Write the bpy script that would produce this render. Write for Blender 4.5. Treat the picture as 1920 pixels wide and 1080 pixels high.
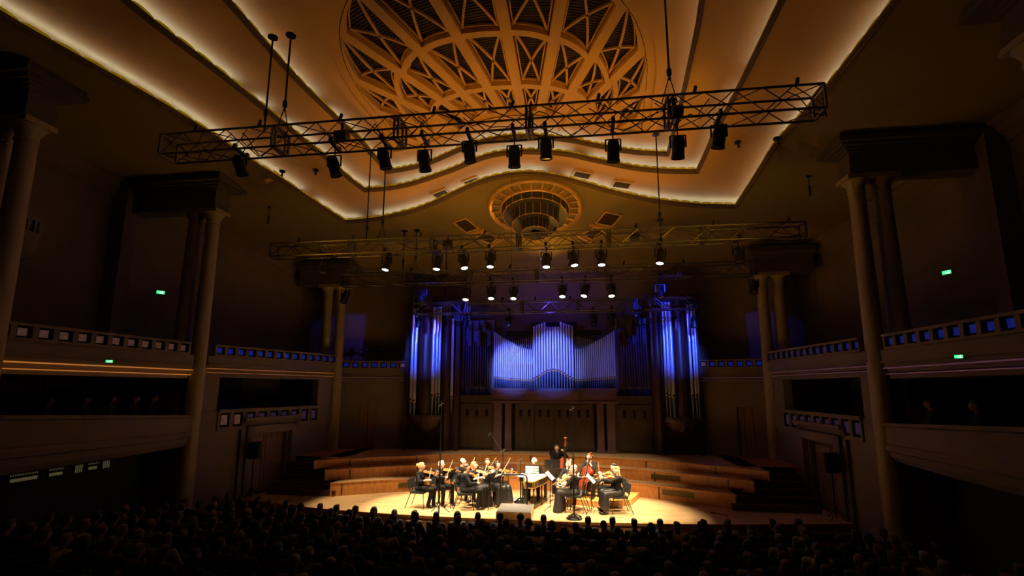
import bpy, math, random
from mathutils import Vector, Matrix
S = bpy.context.scene
for o in list(bpy.data.objects): bpy.data.objects.remove(o, do_unlink=True)
COL = S.collection
PI = math.pi
rnd = random.Random(7)

# ------------------------------------------------------------------ camera
def make_camera():
    yaw, pitch, roll = .1410, .1674, .0028
    cy, sy, cp, sp = math.cos(yaw), math.sin(yaw), math.cos(pitch), math.sin(pitch)
    fwd = Vector((-sy*cp, cy*cp, sp)); right = Vector((cy, sy, 0)); up = right.cross(fwd)
    r2 = right*math.cos(roll) + up*math.sin(roll)
    u2 = -right*math.sin(roll) + up*math.cos(roll)
    m = Matrix((r2, u2, -fwd)).transposed().to_4x4()
    m.translation = Vector((2.102, 0, 4.5))
    cd = bpy.data.cameras.new('camera'); c = bpy.data.objects.new('camera', cd); COL.objects.link(c)
    c.matrix_world = m
    cd.sensor_width = 36; cd.lens = 36*924.69/1920; cd.shift_y = 30.9/1920
    cd.clip_start = .1; cd.clip_end = 200
    S.camera = c
make_camera()

# ------------------------------------------------------------------ world and exposure
w = bpy.data.worlds.new('hall_dark'); S.world = w; w.use_nodes = True
w.node_tree.nodes['Background'].inputs[0].default_value = (.02, .015, .01, 1)
w.node_tree.nodes['Background'].inputs[1].default_value = 0.0
S.view_settings.view_transform = 'Standard'
S.view_settings.look = 'None'
S.view_settings.exposure = 0.0
S.view_settings.gamma = 1.0
S.view_settings.use_curve_mapping = False

# ------------------------------------------------------------------ lights
def spot(name, loc, tgt, power, color, deg, blend=.6, r=.08):
    l = bpy.data.lights.new(name, 'SPOT'); l.energy = power; l.color = color
    l.spot_size = math.radians(deg); l.spot_blend = blend; l.shadow_soft_size = r
    o = bpy.data.objects.new(name, l); COL.objects.link(o); o.location = loc
    o.rotation_euler = (Vector(tgt)-Vector(loc)).to_track_quat('-Z', 'Y').to_euler()
    return o
WARM = (1, .74, .44)
STAGE_SPOTS = [  # lamp, target, power, cone
    ((-5.0, 14.2, 8.0), (-4.3, 15.2, 1), 900, 36), ((-3.8, 14.2, 8.0), (-2.6, 15.3, 1), 1500, 34), ((-2.2, 14.2, 8.0), (-1.2, 15.6, 1), 1500, 34),
    ((-.56, 14.2, 8.0), (.2, 15.8, 1), 1400, 34), ((1.1, 14.2, 8.0), (1.2, 15.8, 1), 1500, 34),
    ((2.7, 14.2, 8.0), (2.6, 15.6, 1), 1500, 34), ((4.38, 14.2, 8.0), (3.2, 15.4, 1), 1500, 34),
    ((-2.0, 17.1, 7.4), (-2.4, 15.0, 1), 900, 40), ((-1.08, 17.1, 7.4), (-.6, 15.0, 1), 900, 40),
    ((1.46, 17.1, 7.4), (1.6, 15.0, 1), 900, 40), ((3.15, 17.1, 7.4), (3.2, 15.2, 1), 900, 40)]
for a, b, p, d in STAGE_SPOTS: spot('stage_spot_light', a, b, p*2.9, WARM, d, .55)
BLUE = (.04, .10, 1)
for x, tx, tz, p, d in ((.95, .95, 5.4, 13000, 24), (-.9, -.7, 5.3, 12000, 20), (2.8, 2.6, 5.3, 12000, 20)):
    spot('organ_spot_light', (x, 14.2, 8.3), (tx, 20, tz), p, (.13, .19, 1), d, 1)
for x, tx in ((-3.9, -4.3), (5.9, 5.8)):
    spot('organ_spot_light', (x, 14.2, 7.4), (tx, 19.8, 5.9), 3600, (.05, .11, 1), 23, .9)
for x, tx in ((-3.5, -3.0), (5.4, 4.9)):
    spot('organ_spot_light', (x, 14.6, 8.3), (tx, 19.8, 6.6), 900, (.02, .04, 1), 40, 1)
for x, tx in ((-2.88, -2.2), (-.95, -.8), (.87, .6), (2.77, 2.2), (3.96, 3.0)):
    spot('front_spot_light', (x, 8.75, 8.6), (tx, 15.5, 1.4), 3600, WARM, 21, .7)
for x, tx, ty, p in ((-1.6, -1.4, 17.9, 1300), (3.4, 2.9, 17.7, 1300), (.8, 1.1, 17.8, 900)):
    spot('added_riser_light', (x, 14.2, 8.1), (tx, ty, 1.7), p, WARM, 42, .9)  # lamps added to brighten the risers and bassist, apart from the fixtures
spot('added_ceiling_wash_light', (.95, 20.2, 8.5), (.7, 15.2, 10.7), 330, (1, .46, .03), 74, 1, .4)  # unseen lamp added on the organ top to lift the ceiling above the stage
# unseen amber uplights added to brighten the ceiling
for x, y, z, tx, ty, p, d in ((-8.9, 10.5, 6.1, -.5, 14.2, 900, 62), (8.9, 10.5, 6.1, 1.5, 14.2, 900, 62), (.8, 6.0, 3.2, .8, 14.5, 500, 60)):
    spot('added_ceiling_wash_light', (x, y, z), (tx, ty, 11.4), p*1.25, (1, .46, .03), d, 1, .5)

# ------------------------------------------------------------------ materials
def mat(name, col, rough=.6, metal=0, emit=None, es=0, spec=.5, var=.12, scale=3, stretch=(1,1,1), bump=0):
    m = bpy.data.materials.new(name); m.use_nodes = True; nt = m.node_tree; b = nt.nodes['Principled BSDF']
    b.inputs['Roughness'].default_value = rough; b.inputs['Metallic'].default_value = metal
    b.inputs['Specular IOR Level'].default_value = spec
    tc = nt.nodes.new('ShaderNodeTexCoord'); mp = nt.nodes.new('ShaderNodeMapping'); no = nt.nodes.new('ShaderNodeTexNoise')
    mp.inputs['Scale'].default_value = stretch; no.inputs['Scale'].default_value = scale; no.inputs['Detail'].default_value = 4
    cr = nt.nodes.new('ShaderNodeValToRGB')
    cr.color_ramp.elements[0].position = .3; cr.color_ramp.elements[1].position = .7
    cr.color_ramp.elements[0].color = (*[c*(1-var) for c in col], 1)
    cr.color_ramp.elements[1].color = (*[min(1, c*(1+var)) for c in col], 1)
    L = nt.links.new
    L(tc.outputs['Object'], mp.inputs[0]); L(mp.outputs[0], no.inputs[0]); L(no.outputs[0], cr.inputs[0]); L(cr.outputs[0], b.inputs['Base Color'])
    if bump:
        bp = nt.nodes.new('ShaderNodeBump'); bp.inputs['Strength'].default_value = bump; bp.inputs['Distance'].default_value = .01
        L(no.outputs[0], bp.inputs['Height']); L(bp.outputs[0], b.inputs['Normal'])
    if emit:
        b.inputs['Emission Color'].default_value = (*emit, 1); b.inputs['Emission Strength'].default_value = es
    return m
M = {}
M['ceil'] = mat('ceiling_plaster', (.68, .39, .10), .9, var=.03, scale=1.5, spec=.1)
M['ceil0'] = mat('shaded_ceiling_plaster', (.25, .185, .05), .9, var=.03, scale=1.5, spec=.1)  # same plaster darkened, painting the light's falloff into the colour
M['wall'] = mat('wall_plaster', (.20, .16, .11), .85, var=.05, scale=1.2, spec=.15)
M['wallb'] = mat('gallery_wall_plaster', (.19, .14, .085), .85, var=.08, scale=1, spec=.1)
M['stone'] = mat('column_stone', (.34, .27, .12), .55, var=.08, scale=6, stretch=(1,1,.3))
M['beam'] = mat('shaded_beam_plaster', (.11, .085, .04), .8, var=.08)  # column stone darkened, the beams' shade is put into the colour
M['gold'] = mat('lit_gilt_glass_shell', (.75, .50, .04), .38, .3, emit=(.8, .5, .0), es=.13, var=.6, scale=5)  # emission stands in for cove lamp light passing through the shells
M['goldtrim'] = mat('gilt_moulding', (.62, .36, .09), .5, .5, var=.15)
M['dark'] = mat('dark_recess', (.012, .010, .010), .9, spec=.1)
M['slab'] = mat('dark_floor', (.03, .022, .018), .8)
M['truss'] = mat('aluminium_truss', (.13, .12, .11), .42, .8, var=.2, scale=12)
M['black'] = mat('black_metal', (.012, .012, .013), .35, .3, var=.2, scale=20)
M['blackp'] = mat('black_plastic', (.010, .010, .011), .45, var=.2, scale=20)
M['cloth'] = mat('black_cloth', (.0035, .0035, .0045), .8, var=.4, scale=14, bump=.3, spec=.25)
M['cloth2'] = mat('navy_black_cloth', (.006, .007, .012), .75, var=.4, scale=14, bump=.3, spec=.25)
M['skirt'] = mat('charcoal_skirt', (.010, .008, .008), .65, var=.5, scale=10, stretch=(3,3,.5), bump=.4, spec=.4)
M['shoe'] = mat('black_leather', (.012, .010, .010), .25, var=.2)
M['skin'] = mat('skin', (.80, .52, .38), .5, var=.06, scale=14, spec=.3)
M['eye'] = mat('dark_eye', (.02, .015, .012), .2)
M['lip'] = mat('lips', (.55, .2, .16), .5)
M['upholstery'] = mat('black_upholstery', (.008, .009, .009), .75, var=.3, scale=20, bump=.2)
M['paper'] = mat('sheet_paper', (.85, .84, .80), .8, var=.06, scale=30, stretch=(1,6,1))
M['grey'] = mat('grey_carpet', (.09, .09, .09), .95, var=.12, scale=40)
M['lens'] = mat('lit_lens', (.9, .9, .9), .3, emit=(1, .92, .78), es=2.6)
M['lensoff'] = mat('dark_lens', (.05, .05, .06), .15)
M['cove'] = mat('cove_lamp', (.9, .9, .9), .5, emit=(.23, .36, .85), es=23)
M['green'] = mat('exit_green', (.02, .4, .12), .5, emit=(.03, .8, .22), es=1.3)
M['greenw'] = mat('exit_white', (.9, .9, .9), .5, emit=(.8, 1, .85), es=1.5)
M['panel_blue'] = mat('blue_pane_painted_glow', (.02, .04, .2), .3, emit=(.02, .06, .9), es=.10, var=.5, scale=8)  # pane emissions paint in the light seen through the parapet openings
M['panel_warm'] = mat('warm_pane_painted_glow', (.2, .15, .12), .3, emit=(.9, .42, .22), es=.045, var=.5, scale=8)
M['panel_dim'] = mat('violet_pane_painted_glow', (.1, .06, .12), .3, emit=(.35, .2, .6), es=.03, var=.5, scale=8)
M['window'] = mat('dim_window', (.2, .2, .1), .3, emit=(.8, .75, .35), es=.05, var=.3, scale=5)
M['pipe'] = mat('organ_pipe_metal', (.66, .70, .82), .30, .6, var=.12, scale=3, stretch=(8,8,.4))
M['mouth'] = mat('pipe_mouth_gold', (.8, .45, .12), .35, .6)
M['pipedark'] = mat('pipe_foot_metal', (.16, .22, .32), .4, .6)
M['dress'] = mat('black_satin', (.010, .009, .010), .5, var=.4, scale=8, stretch=(4,4,.4), bump=.4)
M['dgold'] = mat('harpsichord_gold', (.75, .5, .16), .35, .4)
M['dgreen'] = mat('harpsichord_black', (.02, .02, .015), .35)
M['cream'] = mat('harpsichord_lid', (.82, .70, .45), .4, var=.05)
def hair(n, c): M[n] = mat(n, c, .55, var=.3, scale=30, stretch=(1,1,.2))
hair('blonde_hair', (.75, .48, .20)); hair('grey_hair', (.55, .52, .48)); hair('brown_hair', (.10, .05, .03)); hair('red_hair', (.50, .20, .07))
hair('dark_hair', (.025, .015, .012)); hair('gold_hair', (.62, .36, .12)); hair('silver_hair', (.7, .68, .64)); hair('light_brown_hair', (.28, .15, .07))
def woodmat(name, c1, c2, scale=(1, 12, 12), rough=.4, plank=None, ns=2.2):
    m = bpy.data.materials.new(name); m.use_nodes = True; nt = m.node_tree; b = nt.nodes['Principled BSDF']; L = nt.links.new
    tc = nt.nodes.new('ShaderNodeTexCoord'); mp = nt.nodes.new('ShaderNodeMapping'); no = nt.nodes.new('ShaderNodeTexNoise')
    mp.inputs['Scale'].default_value = scale; no.inputs['Scale'].default_value = ns; no.inputs['Detail'].default_value = 6
    cr = nt.nodes.new('ShaderNodeValToRGB'); cr.color_ramp.elements[0].position = .35; cr.color_ramp.elements[1].position = .68
    cr.color_ramp.elements[0].color = (*c1, 1); cr.color_ramp.elements[1].color = (*c2, 1)
    L(tc.outputs['Object'], mp.inputs[0]); L(mp.outputs[0], no.inputs[0]); L(no.outputs[0], cr.inputs[0])
    b.inputs['Roughness'].default_value = rough
    src = cr.outputs[0]
    if plank:
        br = nt.nodes.new('ShaderNodeTexBrick'); br.inputs['Scale'].default_value = 1
        br.inputs['Brick Width'].default_value = plank[0]; br.inputs['Row Height'].default_value = plank[1]; br.inputs['Mortar Size'].default_value = .004
        br.inputs['Color1'].default_value = (1, 1, 1, 1); br.inputs['Color2'].default_value = (.72, .68, .6, 1); br.inputs['Mortar'].default_value = (.35, .3, .25, 1)
        mx = nt.nodes.new('ShaderNodeMixRGB'); mx.blend_type = 'MULTIPLY'; mx.inputs[0].default_value = 1
        L(tc.outputs['Object'], br.inputs[0]); L(src, mx.inputs[1]); L(br.outputs[0], mx.inputs[2]); src = mx.outputs[0]
    L(src, b.inputs['Base Color']); M[name] = m
    return m
woodmat('stage_wood', (.56, .37, .19), (.70, .49, .27), (1, 9, 1), .35, (2.4, .09))
woodmat('riser_wood', (.42, .16, .035), (.56, .24, .06), (6, 1, 2), .42)
woodmat('organ_wood', (.028, .010, .008), (.05, .018, .010), (5, 5, .6), .45)
woodmat('organ_wood_light', (.04, .026, .013), (.06, .038, .018), (5, 5, .6), .5)
woodmat('door_wood', (.20, .11, .04), (.28, .17, .07), (5, 5, .6), .5)
woodmat('violin_wood', (.35, .12, .03), (.62, .28, .09), (1, 1, 6), .25)
woodmat('pale_violin_wood', (.55, .32, .13), (.75, .48, .24), (1, 1, 6), .25)
woodmat('cello_wood', (.16, .02, .007), (.26, .04, .012), (1, 1, 6), .25)
woodmat('bass_wood', (.26, .045, .01), (.38, .08, .018), (1, 1, 6), .25)
woodmat('podium_wood', (.62, .28, .07), (.72, .38, .11), (6, 1, 1), .4)
woodmat('ebony', (.015, .012, .01), (.03, .022, .018), (1, 1, 6), .3)
def slatmat(cx, cy):
    m = bpy.data.materials.new('coffer_slats'); m.use_nodes = True; nt = m.node_tree; b = nt.nodes['Principled BSDF']; L = nt.links.new
    tc = nt.nodes.new('ShaderNodeTexCoord'); sub = nt.nodes.new('ShaderNodeVectorMath'); sub.operation = 'SUBTRACT'; sub.inputs[1].default_value = (cx, cy, 0)
    sx = nt.nodes.new('ShaderNodeSeparateXYZ'); cb = nt.nodes.new('ShaderNodeCombineXYZ'); ln = nt.nodes.new('ShaderNodeVectorMath'); ln.operation = 'LENGTH'
    mul = nt.nodes.new('ShaderNodeMath'); mul.operation = 'MULTIPLY'; mul.inputs[1].default_value = 2*PI/.085
    sn = nt.nodes.new('ShaderNodeMath'); sn.operation = 'SINE'
    cr = nt.nodes.new('ShaderNodeValToRGB'); cr.color_ramp.elements[0].position = 0.05; cr.color_ramp.elements[1].position = .75
    cr.color_ramp.elements[0].color = (.012, .008, .005, 1); cr.color_ramp.elements[1].color = (.13, .075, .035, 1)
    L(tc.outputs['Object'], sub.inputs[0]); L(sub.outputs[0], sx.inputs[0]); L(sx.outputs[0], cb.inputs[0]); L(sx.outputs[1], cb.inputs[1])
    L(cb.outputs[0], ln.inputs[0]); L(ln.outputs['Value'], mul.inputs[0]); L(mul.outputs[0], sn.inputs[0]); L(sn.outputs[0], cr.inputs[0]); L(cr.outputs[0], b.inputs['Base Color'])
    bp = nt.nodes.new('ShaderNodeBump'); bp.inputs['Strength'].default_value = .8; bp.inputs['Distance'].default_value = .03
    L(sn.outputs[0], bp.inputs['Height']); L(bp.outputs[0], b.inputs['Normal']); b.inputs['Roughness'].default_value = .8
    return m
M['slats'] = slatmat(.45, 16.2)

# ------------------------------------------------------------------ mesh helpers
class MB:
    def __init__(s): s.v = []; s.f = []; s.mi = []; s.m = 0
    def add(s, vs, fs):
        n = len(s.v); s.v += [tuple(v) for v in vs]; s.f += [tuple(i+n for i in f) for f in fs]; s.mi += [s.m]*len(fs); return s
    def box(s, lo, hi):
        x0, y0, z0_ = lo; x1, y1, z1 = hi
        return s.add([(x0,y0,z0_),(x1,y0,z0_),(x1,y1,z0_),(x0,y1,z0_),(x0,y0,z1),(x1,y0,z1),(x1,y1,z1),(x0,y1,z1)],
                     [(0,3,2,1),(4,5,6,7),(0,1,5,4),(1,2,6,5),(2,3,7,6),(3,0,4,7)])
    def obox(s, c, ax, ay, az):
        c = Vector(c); ax = Vector(ax); ay = Vector(ay); az = Vector(az)
        vs = [c+ax*i+ay*j+az*k for k in (-1,1) for j in (-1,1) for i in (-1,1)]
        return s.add(vs, [(0,2,3,1),(4,5,7,6),(0,1,5,4),(1,3,7,5),(3,2,6,7),(2,0,4,6)])
    def bar(s, a, b, w, h=None, up=(0,0,1)):
        a = Vector(a); b = Vector(b); d = (b-a); L = d.length
        if L < 1e-6: return s
        d /= L; u = Vector(up)
        if abs(d.dot(u)) > .98: u = Vector((0,1,0))
        x = d.cross(u).normalized(); y = x.cross(d)
        return s.obox((a+b)/2, x*w/2, d*L/2, y*(h or w)/2)
    def tube(s, a, b, r0, r1=None, n=8, cap=True):
        a = Vector(a); b = Vector(b); d = b-a
        if d.length < 1e-6: return s
        r1 = r0 if r1 is None else r1; d.normalize(); u = Vector((0,0,1)) if abs(d.z) < .95 else Vector((1,0,0))
        x = d.cross(u).normalized(); y = d.cross(x); vs = []
        for p, r in ((a, r0), (b, r1)):
            for i in range(n):
                t = 2*PI*i/n; vs.append(p+x*r*math.cos(t)+y*r*math.sin(t))
        fs = [(i, i+n, (i+1)%n+n, (i+1)%n) for i in range(n)]
        if cap: fs += [tuple(range(n)), tuple(range(2*n-1, n-1, -1))]
        return s.add(vs, fs)
    def path(s, pts, r, n=6):
        for a, b in zip(pts[:-1], pts[1:]): s.tube(a, b, r, r, n)
        return s
    def lathe(s, prof, c=(0,0,0), n=24, axis='z', cap=False):
        vs = []; fs = []; c = Vector(c)
        for r, z in prof:
            for i in range(n):
                t = 2*PI*i/n
                p = Vector((r*math.cos(t), r*math.sin(t), z)) if axis == 'z' else Vector((r*math.cos(t), z, r*math.sin(t)))
                vs.append(c+p)
        for k in range(len(prof)-1):
            for i in range(n): fs.append((k*n+i, k*n+(i+1)%n, (k+1)*n+(i+1)%n, (k+1)*n+i))
        if cap: fs += [tuple(range(n))[::-1], tuple(range((len(prof)-1)*n, len(prof)*n))]
        return s.add(vs, fs)
    def prism(s, poly, z0_, z1):
        n = len(poly); vs = [(x, y, z0_) for x, y in poly]+[(x, y, z1) for x, y in poly]
        fs = [tuple(range(n))[::-1], tuple(range(n, 2*n))]+[(i, (i+1)%n, (i+1)%n+n, i+n) for i in range(n)]
        return s.add(vs, fs)
    def grid(s, rows):
        n = len(rows[0]); vs = [p for r in rows for p in r]
        fs = [(i*n+j, i*n+j+1, (i+1)*n+j+1, (i+1)*n+j) for i in range(len(rows)-1) for j in range(n-1)]
        return s.add(vs, fs)
    def ball(s, c, r, n=10, m=6):
        if not hasattr(r, '__len__'): r = (r, r, r)
        vs = []; fs = []
        for k in range(m+1):
            ph = PI*k/m
            for i in range(n):
                t = 2*PI*i/n; vs.append((c[0]+r[0]*math.sin(ph)*math.cos(t), c[1]+r[1]*math.sin(ph)*math.sin(t), c[2]+r[2]*math.cos(ph)))
        for k in range(m):
            for i in range(n): fs.append((k*n+i, (k+1)*n+i, (k+1)*n+(i+1)%n, k*n+(i+1)%n))
        return s.add(vs, fs)
    def mesh(s, name, mats, smooth=False):
        me = bpy.data.meshes.new(name); me.from_pydata(s.v, [], s.f)
        for m in (mats if isinstance(mats, (list, tuple)) else [mats]): me.materials.append(M[m] if isinstance(m, str) else m)
        me.polygons.foreach_set('material_index', s.mi)
        if smooth: me.shade_smooth(); 
        if smooth: me.set_sharp_from_angle(angle=math.radians(40))
        me.update(); return me
    def build(s, name, mats, parent=None, smooth=False, loc=None, rotz=None):
        o = bpy.data.objects.new(name, s.mesh(name, mats, smooth)); COL.objects.link(o)
        if parent: o.parent = parent
        if loc is not None: o.location = loc
        if rotz is not None: o.rotation_euler = (0, 0, rotz)
        return o
def tag(o, label, cat, group=None, kind=None):
    if label: o['label'] = label
    if cat: o['category'] = cat
    if group: o['group'] = group
    if kind: o['kind'] = kind
    return o
def empty(name, label, cat, loc=(0,0,0), rotz=0, group=None):
    o = bpy.data.objects.new(name, None); COL.objects.link(o); o.location = loc; o.rotation_euler = (0,0,rotz); o.empty_display_size = .1
    return tag(o, label, cat, group)
def struct(o, label=None):
    o['kind'] = 'structure'
    if label: o['label'] = label
    return o
def copy_tree(o, parent=None):
    c = o.copy(); COL.objects.link(c); c.parent = parent
    for ch in [x for x in KIDS.get(o.name, [])]: copy_tree(ch, c)
    return c
KIDS = {}
def index_kids(root):
    def rec(o):
        KIDS[o.name] = [x for x in bpy.data.objects if x.parent == o]
        for k in KIDS[o.name]: rec(k)
    rec(root)
def z0(y): return 11.1 if y < 13.65 else 11.1-.227*(y-13.65)
# ================================================================== CEILING
AL = [(-8.15,-4),(-8.14,3),(-8.11,6.49),(-8.01,7.32),(-7.84,8.26),(-7.62,9.6),(-7.51,10.98),(-7.45,13.2),(-6.95,14.9),(-6.4,16.33)]
AF = [(-6.4,16.33),(-5.29,16.24),(-4.54,16.08),(-3.53,15.77),(-2.62,15.33),(-1.77,14.84),(-0.98,14.44),(-0.26,14.22),(0.49,14.17),(1.06,14.27),(1.7,14.52),(2.36,14.87),(3.21,15.34),(4.08,15.73),(4.79,16.0),(6.04,16.32),(7.23,16.48)]
AR = [(7.5,-4),(7.55,6),(7.56,8.4),(7.58,9.5),(7.6,10.63),(7.55,12.1),(7.46,13.08),(7.38,14.7),(7.23,16.48)]
BL = [(-6.2,-4),(-6.2,5),(-6.18,7.04),(-6.14,7.92),(-6.01,9.16),(-5.87,11.18),(-5.77,13.1),(-5.52,14.5),(-5.23,15.3)]
BF = [(-5.23,15.3),(-4.53,15.29),(-3.72,15.16),(-2.88,14.89),(-1.87,14.49),(-1.19,14.17),(-0.55,13.95),(0.12,13.87),(0.77,13.91),(1.72,14.09),(2.37,14.35),(3.02,14.63),(3.61,14.86),(4.2,15.05),(5.04,15.22),(5.78,15.29)]
BR = [(5.8,-4),(5.85,5),(5.88,8.7),(5.9,9.79),(5.93,11.8),(5.91,13.19),(5.85,14.5),(5.78,15.29)]
CL = [(-4.75,-4),(-4.75,5),(-4.77,7.85),(-4.8,8.6),(-4.83,9.5),(-4.84,10.47),(-4.8,11.42),(-4.7,12.78),(-4.53,14.2),(-4.36,15.15)]
CF = [(-4.36,15.15),(-3.71,15.07),(-2.89,14.87),(-2.07,14.5),(-1.28,14.15),(-0.39,13.94),(0.44,13.92),(1.25,14.05),(2.05,14.27),(2.54,14.47),(3.37,14.78),(4.04,14.98),(4.88,15.12)]
CR = [(4.5,-4),(4.5,7),(4.58,9.13),(4.65,9.8),(4.75,11.16),(4.82,12.13),(4.9,13.6),(4.88,15.12)]
def resamp(P, n):
    """n+1 evenly spaced points on a Catmull-Rom curve through P"""
    Q = [Vector((p[0], p[1], 0)) for p in P]; Q = [Q[0]*2-Q[1]]+Q+[Q[-1]*2-Q[-2]]; D = []
    for i in range(1, len(Q)-2):
        for k in range(12):
            t = k/12; a, b, c, d = Q[i-1:i+3]
            D.append(.5*((2*b)+(c-a)*t+(2*a-5*b+4*c-d)*t*t+(3*b-a-3*c+d)*t**3))
    D.append(Q[-2]); L = [0]
    for a, b in zip(D[:-1], D[1:]): L.append(L[-1]+(b-a).length)
    out = []; j = 0
    for k in range(n+1):
        s = L[-1]*k/n
        while j < len(L)-2 and L[j+1] < s: j += 1
        t = (s-L[j])/max(1e-9, L[j+1]-L[j]); out.append(D[j].lerp(D[j+1], min(1, t)))
    return out
NL, NF = 40, 40
def loop(Lf, Fr, Rt):
    l = resamp(Lf, NL); f = resamp(Fr, NF); r = resamp(Rt, NL)[::-1]
    return l, f, r
def flat(lp): return lp[0]+lp[1][1:]+lp[2][1:]
def outward(lp, d):
    """offset each run sideways, mitred at the two corners"""
    res = []
    for k, run in enumerate(lp):
        q = []
        for i, p in enumerate(run):
            a = run[max(0, i-1)]; b = run[min(len(run)-1, i+1)]; t = (b-a).normalized(); q.append(p+Vector((-t.y, t.x, 0))*d)
        res.append(q)
    for a, b, pa in ((0, 1, lp[0][-1]), (1, 2, lp[1][-1])):
        t1 = (lp[a][-1]-lp[a][-2]).normalized(); t2 = (lp[b][1]-lp[b][0]).normalized()
        n1 = Vector((-t1.y, t1.x, 0)); n2 = Vector((-t2.y, t2.x, 0)); m = (n1+n2).normalized(); m = m*d/max(.35, m.dot(n1))
        res[a][-1] = pa+m; res[b][0] = pa+m
    return res
LA = loop(AL, AF, AR); LB = loop(BL, BF, BR); LC = loop(CL, CF, CR)
OUT = loop([(-13.2,-4),(-13.2,21.6)], [(-13.2,21.6),(13.2,21.6)], [(13.2,-4),(13.2,21.6)])
K = (0, .52, 1.05); GAP = 1.0
def strip_surface(outer, inner, k, n=8):
    A = flat(outer); B = flat(inner); rows = []
    for j in range(n+1):
        rows.append([(lambda p: (p.x, p.y, z0(p.y)+k))(a.lerp(b, j/n)) for a, b in zip(A, B)])
    return rows
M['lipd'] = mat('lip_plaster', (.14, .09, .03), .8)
def lip(lp, k, name):
    """moulded lip under the edge, closing riser behind, gilt scalloped crest and cove lamps"""
    P = flat(lp); T = []
    for d, dz in ((.10, -.0), (.10, -.03), (.06, -.04), (.04, -.01), (0, -.01), (0, .06), (-.0, .07), (.06, .07)):
        T.append([(p.x, p.y, z0(p.y)+k+dz) for p in flat(outward(lp, d))])
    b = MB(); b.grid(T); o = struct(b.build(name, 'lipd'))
    # crest: a row of scallop shells
    c = MB(); Q = flat(lp); acc = 0; W = .62
    for i in range(len(Q)-1):
        a, e = Q[i], Q[i+1]
        if a.y < 3: continue
        n = max(1, round((e-a).length/W))
        for j in range(n):
            p = a.lerp(e, (j+.5)/n); t = (e-a).normalized(); nn = Vector((-t.y, t.x, 0)); w = (e-a).length/n*.49
            base = Vector((p.x, p.y, z0(p.y)+k+.05)); pts = []
            m = 6
            for q in range(m+1):
                th = PI*q/m; pts.append((math.cos(th)*w, .03+math.sin(th)*.075))
            sl = (z0(p.y+.01)-z0(p.y))/.01*t.y
            vs = [base+t*x*1.0+Vector((0,0,z+x*sl))+nn*(.01+.02*math.sin(PI*i2/m)) for i2, (x, z) in enumerate(pts)]+[base+nn*.03+Vector((0,0,-.02))]
            vs2 = [v+nn*.03 for v in vs]; L = len(vs)
            c.add(vs+vs2, [(i3, i3+1, L-1) for i3 in range(L-2)]+[(L+i3+1, L+i3, 2*L-1) for i3 in range(L-2)]+[(i3+1, i3, L+i3, L+i3+1) for i3 in range(L-2)])
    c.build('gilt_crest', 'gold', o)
    s = MB(); R = random.Random(3+int(k*10)); lamp = outward(lp, .46)
    for run in lamp:
        tot = 0; pos = 0; segs = resamp([(p.x, p.y) for p in run], max(4, int(sum((b2-a2).length for a2, b2 in zip(run[:-1], run[1:]))/.62)))
        for a, e in zip(segs[:-1], segs[1:]):
            if e.y < 2.0 or R.random() < .10: continue
            e2 = a.lerp(e, .93); t = (e2-a).normalized(); nn = Vector((-t.y, t.x, 0))*.022
            z1 = z0(a.y)+k+.31; z2 = z0(e2.y)+k+.31
            s.add([(a.x-nn.x, a.y-nn.y, z1), (a.x+nn.x, a.y+nn.y, z1), (e2.x+nn.x, e2.y+nn.y, z2), (e2.x-nn.x, e2.y-nn.y, z2)], [(0, 3, 2, 1)])
    s.build('cove_lamp', 'cove', o)
    # closing riser of the trough
    g = MB(); O = flat(outward(lp, GAP)); nxt = .53
    g.grid([[(p.x, p.y, z0(p.y)+k) for p in O], [(p.x, p.y, z0(p.y)+k+nxt+.02) for p in O]])
    g.grid([[(p.x, p.y, z0(p.y)+k+.02) for p in flat(outward(lp, .05))], [(p.x, p.y, z0(p.y)+k+.02) for p in O]])
    g.build('cove_trough', 'ceil', o)
    return o
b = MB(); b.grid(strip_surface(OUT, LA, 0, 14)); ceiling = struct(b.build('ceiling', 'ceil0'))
b = MB(); b.grid(strip_surface(outward(LA, GAP), LB, K[1])); b.build('ceiling_step', 'ceil', ceiling)
b = MB(); b.grid(strip_surface(outward(LB, GAP), LC, K[2])); b.build('ceiling_step', 'ceil', ceiling)
for lp, k, n in ((LA, 0, 'trim_1'), (LB, K[1], 'trim_2'), (LC, K[2], 'trim_3')): lip(lp, k, n)
# --- innermost field with the sunburst skylight
KD = 1.57; SUN = (.4, 16.9)
def xc(y): return -.1+.045*(y-10)
def front_y(x):   # the skylight's edge next to the stage follows the innermost cove
    F = LC[1]
    for a, e in zip(F[:-1], F[1:]):
        if a.x <= x <= e.x: return a.y+(e.y-a.y)*(x-a.x)/(e.x-a.x)+.1
    return F[0].y+.1
def sup(cy, hw, b, n=2.3):
    def inside(x, y):
        u = abs(x-xc(y))/hw; v = (y-cy)/b
        return (u**n + abs(v)**n if v < 0 else u**n+0) < 1
    return inside
OUTER = sup(13.0, 3.98, 5.15); RIM = sup(13.0, 4.22, 5.45); R1 = sup(14.0, 3.2, 3.8); R2 = sup(14.2, 2.55, 1.87); R3 = sup(14.4, 1.6, .75)
def inb(f):
    def g(x, y): return f(x, y) and y < front_y(x)
    return g
def radial(f, th):
    """distance from the sun centre along angle th to the far side of region f, walking in from outside"""
    s, c = math.sin(th), math.cos(th); r = 12.
    while r > .1 and not inb(f)(SUN[0]+s*r, SUN[1]-c*r): r -= .02
    return r
def near(th):
    s, c = math.sin(th), math.cos(th); r = .3
    while r < 8 and SUN[1]-c*r > front_y(SUN[0]+s*r): r += .02
    return r
def SP(th, r, dz=0):
    x = SUN[0]+math.sin(th)*r; y = SUN[1]-math.cos(th)*r; return Vector((x, y, z0(y)+KD+dz))
NT = 110; THM = math.radians(84)
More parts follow.
